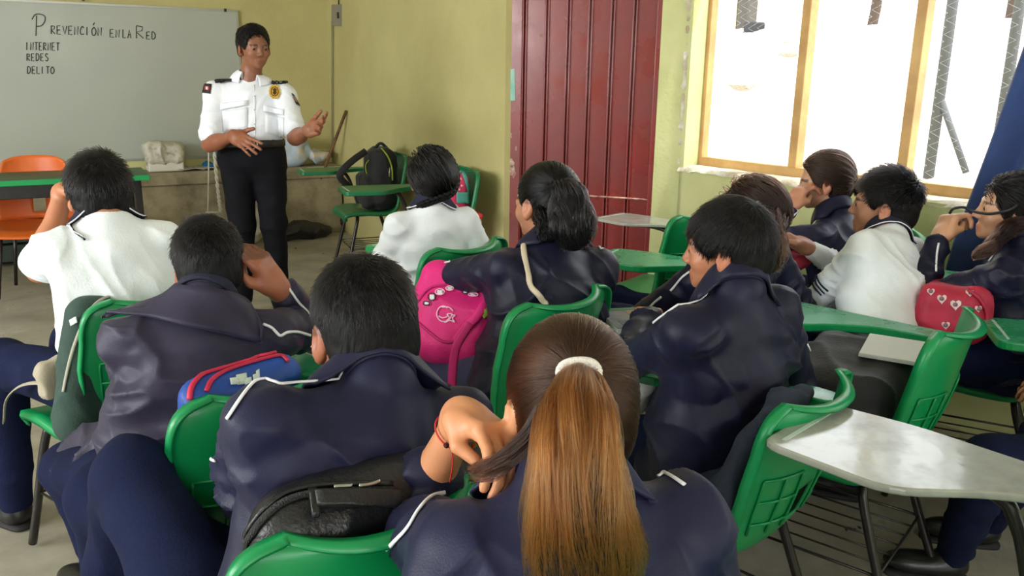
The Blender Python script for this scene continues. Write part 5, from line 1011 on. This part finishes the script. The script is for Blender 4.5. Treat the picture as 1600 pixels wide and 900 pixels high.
pb = atz(12, 259, .775); tag(bev(mk('paper_sheets', *joinm([boxm(pb + Z3 * .002 * k, unit(tdir + tin * .1 * k), unit(tin - tdir * .1 * k), Z3, .16, .12, .0025) for k in range(3)]), mat('paper_grey', srgb(190, 196, 190), .7), None, False), .001), 'few pale sheets lying on the left of the dark green table', 'papers')
oc = atz(34, 262, .80) * V(1, 1, 0) + V(.05, -.02, 0); oy = math.radians(196)
och = thing('orange_chair', 'orange plastic chair behind the dark green table, trapezoid hole in its back', 'chair', oc, oy)
def ocl(x, y, z): return oc + V(x * math.cos(oy) - y * math.sin(oy), x * math.sin(oy) + y * math.cos(oy), z)
def oback(u, v):
    x = (u - .5) * (.46 - .10 * v ** 3); z = .46 + v * .40; return ocl(x, -.16 - .06 * v + .08 * (abs(u - .5) * 2) ** 2, z - .03 * (abs(u - .5) * 2) ** 4 * v)
vs, fs = gridm(oback, 24, 18); fs = [f for f in fs if not (abs((f[0] % 25) / 24 - .5 + .02) < .09 - .05 * ((f[0] // 25) / 18) * 1.2 and 2 <= f[0] // 25 <= 9)]
o = mk('backrest', vs, fs, M_or, och); m_ = o.modifiers.new('s', 'SOLIDIFY'); m_.thickness = .008
o = mk('seat', *gridm(lambda u, v: ocl((u - .5) * .46, .24 - v * .40, .43 + .03 * v ** 3 - .03 * max(0, .2 - v) / .2 + .02 * (abs(u - .5) * 2) ** 3), 20, 14, -.008), M_or, och)
for sx in (-1, 1):
    for sy in (.17, -.12): tube('leg', [ocl(sx * .15, sy, .42), ocl(sx * .2, sy * 1.3, .02)], .011, M_black, och)
# things on the ledge
lp = lambda px, py, off=.17: onplane(px, py, KC + LF * off, NBd)
M_cb = mat('clear_plastic', srgb(214, 214, 206), .2, srgb(180, 176, 160), 18, .3, 40, alpha=.55)
c = lp(258, 262, .18); c[2] = .60; q = c + Z3 * .005
bx = thing('plastic_tub', 'white tub in a crumpled clear plastic bag on the ledge right of the table', 'tub', c)
bev(mk('tub', *boxm(c + Z3 * .045, DA, LF, Z3, .27, .17, .085), mat('tub_white', srgb(222, 218, 204), .5), bx, False), .012); f = Fld().box(c + Z3 * .14, V(.15, .10, .09), np.stack([DA, LF, Z3], 1), rd=.05); blob('wrapping_bag', f, mat('bag_film', srgb(196, 190, 172), .35, srgb(140, 130, 108), 22, .5, 30, mix=(.5, .7)), bx, .009, .014, 12, seed=2)
c = lp(306, 270, .17); c[2] = .604; o = mk('newspaper', *gridm(lambda u, v: c + DA * (u - .5) * .30 + LF * (v - .5) * .22 + Z3 * (.004 + .012 * abs(math.sin(u * 7 + v * 5))), 14, 8, .003), mat('paper_grey2', srgb(200, 196, 184), .8, srgb(140, 136, 128), 30)); tag(o, 'crumpled newspaper sheet lying on the ledge beside the white tub', 'paper')
c = lp(327, 264, .14); c[2] = .63; tag(blob('blue_cloth', Fld().ell(c, V(.055, .04, .035)), mat('cloth_blue', srgb(20, 92, 132), .8), None, .006, .008, 20, seed=3), 'small crumpled blue cloth on the ledge behind the white rope', 'cloth')
c = lp(330, 225, .10); o = bev(mk('blue_folder', *boxm(c - Z3 * .02 + DA * .05, DA, LF, Z3, .05, .02, .28), mat('folder_blue', srgb(60, 110, 150), .6), None, False), .004); tag(o, 'narrow light blue folder standing against the wall behind the officer', 'folder')
c = lp(466, 240, .2); c[2] = .60 + .14; f = Fld().ell(c - DA * .04, V(.14, .10, .13), k=.04).ell(c + DA * .16 - Z3 * .06, V(.13, .09, .07), k=.04); tag(blob('plastic_bag', f, mat('bag_peach', srgb(206, 190, 168), .35, srgb(170, 186, 200), 8, .5, 30, mix=(.42, .55)), None, .009, .022, 9, seed=4), 'crumpled pale plastic bag on the ledge behind the officer', 'bag')
# rope hanging in front of the ledge
r1 = [lp(334, 200, .36), lp(336, 250, .37), lp(341, 300, .40), lp(345, 331, .42)]; r2 = [lp(325, 200, .36), lp(326, 260, .37), lp(325, 331, .42)]
rp = thing('white_rope', 'white twisted rope loop hanging in front of the ledge beside the officer', 'rope', r1[-1] * V(1, 1, 0))
pt = catmull(r1, 16)
for k in (0, 1): tube('strand', [a + V(math.cos(i * .9 + k * math.pi), math.sin(i * .9 + k * math.pi), 0) * .008 for i, a in enumerate(pt)], .009, mat('rope_white', srgb(206, 202, 188), .8, bump=.5, bs=120), rp, seg=6)
tube('cord', catmull(r2, 5), .006, MATS['rope_white'], rp, seg=6); tube('crossbar', [lp(321, 332, .42), lp(348, 332, .42)], .008, MATS['rope_white'], rp)
# rubbish on the floor
M_gb = mat('rubbish_black', srgb(30, 27, 27), .25, bump=.5, bs=30)
c = atz(486, 362, 0) + V(.0, -.35, 0); tag(blob('rubbish_bag', Fld().ell(c + Z3 * .07, V(.26, .10, .085), basis(30), k=.05), M_gb, None, .012, .025, 8, seed=6), 'long black rubbish bag on the floor at the foot of the ledge', 'bag')
c = atz(531, 360, 0); tag(blob('rubbish_bag', Fld().ell(c + Z3 * .10, V(.09, .09, .11), k=.05).cone(c + Z3 * .15, c + Z3 * .24, .05, .03, k=.03), M_gb, None, .009, .012, 12, seed=7), 'small upright knotted black rubbish bag on the floor by the dark green chair', 'bag')
c = atz(399, 376, 0) + V(0, -.15, 0); tag(blob('white_sack', Fld().ell(c + Z3 * .22, V(.13, .12, .24), k=.05), mat('sack_white', srgb(196, 188, 172), .9, srgb(160, 150, 132), 8), None, .011, .02, 8, seed=8), 'pale sack standing on the floor behind the officer, seen between his legs', 'sack')
# black backpack on the dark green chair
f = Fld(); b0 = cl('E1', .0, -.04, .46); BM = basis(CYW['E1'])
bp = thing('black_backpack', 'black backpack with lime edging standing on the dark green chair in the corner', 'backpack', b0)
f.box(b0 + Z3 * .21 + BM @ V(0, -.04, 0), V(.15, .10, .22), BM, rd=.08, k=.03).box(b0 + Z3 * .12 + BM @ V(0, .07, 0), V(.12, .05, .12), BM, rd=.04, k=.02)
M_bk = mat('backpack_black', srgb(24, 23, 27), .75, srgb(17, 16, 20), 14, .2, 150, sheen=.1); o, bvb = blob('pack_body', f, M_bk, bp, .008, .008, 9, seed=9, ret=True)
piping('lime_edge', bvb, ((596, 232), (606, 245), (612, 262), (613, 282)), .006, mat('lime', srgb(150, 170, 50), .6), bp); piping('lime_edge', bvb, ((573, 272), (572, 258), (577, 250)), .006, MATS['lime'], bp); piping('zip', bvb, ((575, 300), (570, 270), (574, 240), (590, 230)), .004, M_black, bp)
tube('shoulder_strap', catmull([at(572, 236, 5.92), at(552, 250, 5.84), at(537, 264, 5.8), at(531, 275, 5.8), at(538, 285, 5.83), at(550, 296, 5.9)], 6), .024, M_bk, bp, seg=8, flat=(V(.2, -1, .2), .3)); tube('top_handle', catmull([at(585, 232, 6.0), at(595, 224, 6.0), at(606, 233, 6.02)], 5), .011, M_bk, bp)
tube('zip_puller', [at(609, 262, 5.85), at(608, 276, 5.84)], .005, M_steel, bp)
# pink and teal backpack
b0 = cl('E2', -.06, -.11, .47); BM = basis(CYW['E2']); bp = thing('pink_backpack', 'pink and teal child backpack on the chair behind the braided girl', 'backpack', b0)
f = Fld().box(b0 + Z3 * .19 + BM @ V(-.0, 0, 0), V(.14, .09, .21), BM, rd=.08, k=.03); o, bvb = blob('pack_body', f, mat('fuchsia', srgb(214, 50, 96), .6, srgb(196, 40, 84), 12), bp, .008, .006, 8, seed=10, ret=True)
piping('teal_trim', bvb, ((716, 262), (726, 275), (731, 295), (732, 318)), .016, mat('teal', srgb(72, 150, 136), .6), bp, flat=.3); patch('teal_pocket', bvb, ((713, 300), (730, 300), (731, 318), (713, 316)), .006, MATS['teal'], bp, .004)
for i, (x, y) in enumerate(((714, 272), (719, 280), (714, 288), (721, 290), (717, 296))): patch('pink_dot', bvb, ((x - 1.5, y - 1.5), (x + 1.5, y - 1.5), (x + 1.5, y + 1.5), (x - 1.5, y + 1.5)), .002, mat('dot_pink', srgb(250, 180, 190), .6), bp, .003, 2)
c = at(745, 345, 4.70); ch_ = thing('plush_charm', 'tiny beige plush ball with a red bow beside the pink and teal backpack', 'charm', c); blob('ball', Fld().ell(c - Z3 * .012, V(.028, .024, .034)), mat('plush_beige', srgb(214, 190, 150), .9), ch_, .004, .001, 30); blob('bow', Fld().ell(c + V(-.015, 0, .028), V(.022, .015, .014)).ell(c + V(.018, 0, .03), V(.02, .015, .016)), mat('bow_red', srgb(200, 40, 44), .6), ch_, .004, .003, 40); tube('string', [c + Z3 * .03, at(738, 318, 4.78)], .002, MATS['bow_red'], ch_, seg=5)
# grey-green backpack against the chair of the white-shirted boy
k = 'P2'; BM = basis(CYW[k]); b0 = cl(k, -.10, -.10, .45); bp = thing('green_backpack', 'dark green backpack with pale grey edging against the chair back of the white-shirted boy', 'backpack', b0)
cc_ = cl(k, -.095, -.125, .62); BT = rot(BM[:, 1], 12) @ BM; f = Fld().box(cc_, V(.15, .055, .20), BT, rd=.05, k=.02); M_gp = mat('canvas_green', srgb(48, 74, 62), .8, srgb(38, 60, 52), 12, .2, 200); o, bvb = blob('pack_body', f, M_gp, bp, .007, .006, 8, seed=11, ret=True)
piping('grey_edge', bvb, ((186, 463), (165, 466), (145, 480), (128, 510), (114, 548), (104, 590), (100, 612)), .0045, mat('trim_grey', srgb(170, 166, 150), .7), bp); piping('grey_edge', bvb, ((180, 462), (200, 461)), .0045, MATS['trim_grey'], bp)
blob('base_pocket', Fld().box(at(88, 588, 2.10), V(.05, .03, .055), BM, rd=.025), mat('canvas_beige', srgb(168, 158, 136), .8, bump=.2, bs=200), bp, .006, .006, 14, seed=12)
patch('white_tag', bvb, ((112, 500), (121, 494), (123, 503), (114, 509)), .003, M_pipe, bp, .004); tube('loose_strap', catmull([at(92, 606, 2.12), at(60, 598, 2.14), at(30, 604, 2.16), at(10, 625, 2.18), at(6, 660, 2.2)], 5), .010, MATS['canvas_beige'], bp, seg=6, flat=(V(.1, -.3, 1), .25))
# blue and red bag of the collar boy
k = 'P3'; BM = basis(CYW[k]); cc_ = cl(k, -.045, -.145, .685); BT = rot(BM[:, 0], 14) @ BM; bp = thing('blue_bag', 'blue bag with red piping wedged between the large-collared boy and his chair back', 'bag', cl(k, .03, -.15, .45))
f = Fld().box(cc_, V(.130, .042, .18), BT, rd=.042, k=.02); M_bl = mat('nylon_blue', srgb(28, 78, 168), .55, srgb(22, 66, 150), 10, .1, 200); o, bvb = blob('bag_body', f, M_bl, bp, .006, .004, 8, seed=13, ret=True)
M_rd = mat('piping_red', srgb(196, 32, 70), .5)
piping('red_piping', bvb, ((297, 625), (300, 606), (312, 590), (335, 575), (370, 564), (405, 555), (430, 551)), .006, M_rd, bp); piping('red_piping', bvb, ((322, 612), (330, 596), (350, 582), (385, 570), (420, 560), (440, 557), (450, 566)), .005, M_rd, bp)
r_ = np.random.default_rng(4)
for (x, y, w_, h_) in ((366, 596, 8, 6), (377, 593, 9, 9), (387, 596, 6, 6), (402, 586, 3, 8), (397, 590, 3, 5)): patch('worn_print', bvb, ((x - w_, y - h_ * .6), (x + w_ * .8, y - h_), (x + w_, y + h_ * .8), (x - w_ * .8, y + h_)), .0012, mat('print_white', srgb(206, 220, 210), .6), bp, .0015, 3)
blob('khaki_side', Fld().box(cl(k, -.125, -.140, .66), V(.04, .045, .17), BT, rd=.04), mat('canvas_khaki', srgb(132, 122, 104), .8, srgb(112, 102, 86), 10, .2, 200), bp, .007, .008, 9, seed=14)
# black leather bag on the nearest left chair
k = 'P4'; BM = basis(CYW[k]); BT = rot(BM[:, 0], 10) @ BM; BT = rot(BT[:, 1], 0) @ BT; cc_ = cl(k, .05, -.140, .655); bp = thing('black_leather_bag', 'black leather bag with a heavy zip and silver pullers at the lower edge', 'bag', cl(k, .06, -.15, .45))
M_lt = mat('leather_black', srgb(24, 24, 26), .36, srgb(32, 32, 34), 6, .25, 130, rvar=.06, spec=.5); f = Fld().box(cc_, V(.215, .060, .215), BT, rd=.055, k=.02); o, bvb = blob('bag_body', f, M_lt, bp, .005, .006, 7, .0008, seed=15, ret=True)
piping('zip', bvb, ((368, 900), (378, 870), (392, 840), (412, 812), (440, 788), (475, 775), (520, 770), (570, 768), (615, 766)), .006, mat('zip_black', srgb(50, 50, 50), .6, bump=1, bs=400), bp, .001, 6); piping('edge_welt', bvb, ((360, 895), (372, 858), (392, 825), (415, 795), (450, 770), (500, 760), (560, 757), (612, 757)), .0045, M_lt, bp, .001, 6)
patch('carry_handle', bvb, ((488, 782), (612, 770), (614, 790), (490, 800)), .012, M_lt, bp, .004, 8); patch('handle_mount', bvb, ((480, 778), (492, 776), (494, 812), (483, 814)), .010, M_lt, bp, .003, 5)
for q in (((520, 770), (534, 769), (549, 768)), ((556, 767), (574, 764), (588, 758))): piping('silver_puller', bvb, q, .0035, M_steel, bp, .012)
# pink backpack on the knees
B0 = at(712, 500, 2.42); BM = frame(unit(V(-.25, -1, .55)), (0, .2, 1)); BM = rot(BM[:, 1], -12) @ BM; bp = thing('pink_school_backpack', 'bright pink school backpack on the knees of the girl with wavy black hair', 'backpack', B0 - Z3 * .12)
M_pk = mat('pink_nylon', srgb(232, 36, 132), .6, srgb(216, 26, 118), 8, .15, 150); f = Fld().box(B0 + V(.0, .07, .0), V(.145, .07, .155), BM, rd=.06, k=.03).box(B0 + V(0, .01, -.03), V(.11, .05, .10), BM, rd=.045, k=.03); o, bvb = blob('pack_body', f, M_pk, bp, .006, .009, 9, seed=16, ret=True)
M_lp = mat('print_pale_pink', srgb(250, 190, 220), .6)
for q in (((700, 482), (694, 478), (686, 482), (683, 492), (688, 501), (697, 503), (704, 498), (707, 490)), ((707, 490), (699, 491), (703, 497), (695, 505), (704, 501), (711, 504), (707, 497), (712, 493), (706, 492)), ((709, 486), (702, 480), (691, 480)), ((686, 494), (692, 497), (700, 495))): piping('emblem', bvb, q, .0022, M_lp, bp, .0015, 4)
for q in (((655, 470), (670, 452), (690, 446), (720, 448), (745, 462)), ((650, 500), (672, 520), (695, 535), (720, 528), (745, 500), (765, 470))): piping('seam', bvb, q, .004, mat('pink_dark', srgb(190, 20, 104), .6), bp)
for i, (x, y, a, b) in enumerate(((688, 458, 7, 5), (676, 465, 6, 5), (703, 452, 6, 4), (668, 474, 5, 3), (740, 462, 8, 3), (727, 458, 5, 3))):
    patch('printed_shape', bvb, ((x - a * .6, y - b * .7), (x + a * .6, y - b * .7), (x + a * .6, y + b * .7), (x - a * .6, y + b * .7)), .0015, M_pipe, bp, .002, 4); piping('shape_outline', bvb, tuple((x + math.cos(t) * a, y + math.sin(t) * b) for t in np.linspace(0, 6.283, 9)), .0018, M_black if i % 2 else M_lp, bp, .004, 3)
patch('green_shape', bvb, ((752, 490), (760, 480), (768, 488), (756, 497)), .003, mat('leaf_print', srgb(150, 180, 60), .6), bp, .003)
for i, (x, y) in enumerate(((776, 452), (772, 463), (778, 474), (772, 484))): patch('grey_shape', bvb, ((x - 5, y - 5), (x + 4, y - 5), (x + 5, y + 5), (x - 4, y + 5)), .003, mat('print_grey', srgb(150, 146, 140), .6), bp, .003, 3)
tube('hanging_strap', catmull([at(735, 505, 2.28), at(716, 535, 2.27), at(710, 555, 2.27), at(707, 585, 2.27), at(706, 618, 2.27)], 6), .013, mat('strap_pink', srgb(214, 40, 120), .6), bp, seg=6, flat=(V(.1, -1, .2), .2)); piping('shoulder_strap', bvb, ((776, 448), (762, 470), (745, 495), (725, 515), (712, 535)), .016, M_pk, bp, .004, 6, flat=.35)
o = blob('pink_bag', Fld().box(at(628, 422, 2.95), V(.05, .06, .05), basis(20), rd=.03), MATS['fuchsia'], None, .006, .006, 12, seed=17); tag(o, 'small pink bag on the lap of the braided girl', 'bag')
# denim on the chair of the boy with thick hair
k = 'P8'; a, b, c_ = cl(k, -.03, -.00, .50), cl(k, -.02, -.105, .57), cl(k, -.02, -.165, .76); sd = rdir(CYW[k]); f = Fld().econe(a, b, (.17, .035), (.17, .04), sd, k=.04).econe(b, c_, (.17, .04), (.13, .03), sd, k=.04)
M_dn = mat('denim_dark', srgb(32, 42, 60), .85, srgb(24, 32, 48), 20, .4, 250); o, bvb = blob('denim_jacket', f, M_dn, None, .006, .012, 11, .002, seed=18, ret=True); tag(o, 'dark denim jacket hanging over the chair behind the boy with thick black hair', 'jacket')
piping('stitching', bvb, ((1268, 648), (1248, 660), (1232, 668)), .0016, mat('stitch_tan', srgb(120, 90, 70), .7), o); piping('stitching', bvb, ((1236, 640), (1222, 680), (1200, 720), (1186, 750)), .0016, MATS['stitch_tan'], o)
# black bag, notebook on the chair of the boy in the right polo shirt
k = 'P11'; f = Fld().box(cl(k, -.03, .0, .575), V(.21, .14, .125), basis(CYW[k]), rd=.06, k=.05).ell(cl(k, -.20, .12, .55), V(.10, .10, .09), k=.05); o, bvb = blob('black_bag', f, M_bk, None, .008, .016, 8, seed=19, ret=True); tag(o, 'soft black bag on the chair seat behind the white-shirted boy by the window', 'bag')
piping('bag_edge', bvb, ((1345, 552), (1370, 548), (1400, 552), (1425, 560)), .005, M_black, o); q, n_ = cast(bvb, 1300, 545, .004)
q, n_ = cast(bvb, 1395, 552, .03)
tag(bev(mk('notebook', *boxm(at(1400, 546, 2.12), rdir(60), ydir(60), unit(Z3 + V(.1, -.1, 0)), .20, .16, .012), mat('notebook_white', srgb(214, 214, 210), .6), None, False), .002), 'white notebook lying on the black bag behind the right white-shirted boy', 'notebook')
o = blob('tissue_packet', Fld().box(at(1310, 552, 2.22), V(.022, .016, .035), rot((0, 0, 1), 30), rd=.006), mat('paper_white', srgb(220, 218, 210), .7), None, .005, .003, 20); tag(o, 'small white paper packet on the left of the soft black bag', 'packet')
# red bag with hearts
B0 = at(1488, 488, 2.52); BM = basis(60); bp = thing('heart_bag', 'red bag with pale hearts on the lap of the girl at the curtain', 'bag', B0 - Z3 * .1); f = Fld().box(B0 + V(.02, .05, 0), V(.12, .10, .085), BM, rd=.05, k=.03); o, bvb = blob('bag_body', f, mat('heart_red', srgb(186, 30, 62), .6, srgb(160, 22, 50), 10, .1, 120), bp, .007, .012, 9, seed=20, ret=True)
def heart(x, y, s_):
    t = np.linspace(0, 6.283, 15)[:-1]; pts = []
    for a in t:
        hx = 16 * math.sin(a) ** 3 / 16; hy = -(13 * math.cos(a) - 5 * math.cos(2 * a) - 2 * math.cos(3 * a) - math.cos(4 * a)) / 16; q, n_ = cast(bvb, x + hx * s_, y + hy * s_, .003)
        if q is None: return
        pts.append(q)
    pts = np.array(pts); c = pts.mean(0); n_ = unit(EYE - c); mk('heart', [c + n_ * .002] + list(pts), [(0, i + 1, (i + 1) % 14 + 1) for i in range(14)], mat('heart_cream', srgb(220, 190, 186), .7), bp); q, _n2 = cast(bvb, x, y, .006)
    if q is not None: mk('heart_centre', *tubem([q, q + n_ * .001], .007, 7), mat('heart_grey', srgb(130, 100, 106), .7), bp)
for x, y, s_ in ((1472, 467, 8), (1494, 476, 9), (1455, 456, 6), (1515, 458, 6), (1478, 508, 7), (1508, 500, 6), (1528, 482, 6)): heart(x, y, s_)
piping('handle', bvb, ((1512, 454), (1530, 468), (1540, 490), (1538, 515)), .006, MATS['heart_red'], bp, .004)
o = blob('red_pouch', Fld().box(at(1240, 408, 3.05), V(.05, .05, .03), basis(40), rd=.02), mat('pouch_red', srgb(150, 30, 56), .6), None, .006, .006, 12, seed=21); tag(o, 'small dark red pouch between the girl by the window and the tablet', 'pouch')
# magazine on the tablet of the boy with thick hair
k = 'P8'; mc = atz(985, 501, .722); mg = thing('magazine', 'thick magazine with a printed cover on the tablet at the thick-haired boy\'s elbow', 'magazine', mc); ma = math.radians(12); u_, v_ = V(math.cos(ma), math.sin(ma), 0), V(-math.sin(ma), math.cos(ma), 0)
bev(mk('pages', *boxm(mc, u_, v_, Z3, .15, .20, .018), mat('page_white', srgb(222, 222, 218), .7, srgb(190, 190, 186), 60, stretch=(1, 1, 30)), mg, False), .002); mk('cover', *boxm(mc + Z3 * .010, u_, v_, Z3, .148, .198, .002), mat('cover_grey', srgb(150, 156, 160), .4, srgb(110, 124, 140), 14), mg, False)
for a, b, w_, h_, c in ((-.02, -.05, .06, .04, srgb(90, 110, 140)), (.03, .03, .05, .07, srgb(176, 140, 112)), (.0, .085, .14, .02, srgb(60, 140, 90))): mk('printed_block', *boxm(mc + u_ * a + v_ * b + Z3 * .0115, u_, v_, Z3, w_, h_, .0008), mat('print%d' % int(a * 100 + 50), c, .4), mg, False)
o = blob('white_plastic_bag', Fld().ell(at(1002, 592, 2.15), V(.05, .05, .10)).cone(at(1015, 600, 2.2), at(1022, 625, 2.2), .03, .02), mat('bag_white', srgb(206, 206, 200), .4, srgb(170, 170, 164), 14, .3, 40), None, .007, .010, 10, seed=22); tag(o, 'pale plastic bag hanging beneath the tablet of the thick-haired boy', 'bag')
o = blob('black_pouch', Fld().ell(at(684, 632, 1.75), V(.05, .06, .05)), M_lt, None, .006, .004, 10, seed=23); tag(o, 'small shiny black pouch below the pink strap', 'pouch')
M_deb = mat('debris', srgb(60, 50, 40), .9)
for i, (px, py) in enumerate(((1328, 826), (1334, 828), (1322, 827), (1343, 824), (505, 396), (462, 388), (226, 452))):
    q = atz(px, py, .003); o = blob('floor_crumb', Fld().ell(q, V(.010, .006, .003), rot((0, 0, 1), i * 40)), M_deb, None, .002, .001, 60, seed=i); tag(o, ['dark crumb on the floor below the grey tablet, middle of four', 'dark crumb on the floor below the grey tablet, right of the middle one', 'dark crumb on the floor below the grey tablet, leftmost of four', 'dark crumb on the floor below the grey tablet, rightmost of four', 'dark crumb on the floor right of the officer and below the corner chair', 'dark crumb on the floor just right of the officer trousers', 'dark crumb on the floor behind the white-shirted boy at the front left'][i], 'crumb', 'crumbs on the floor')
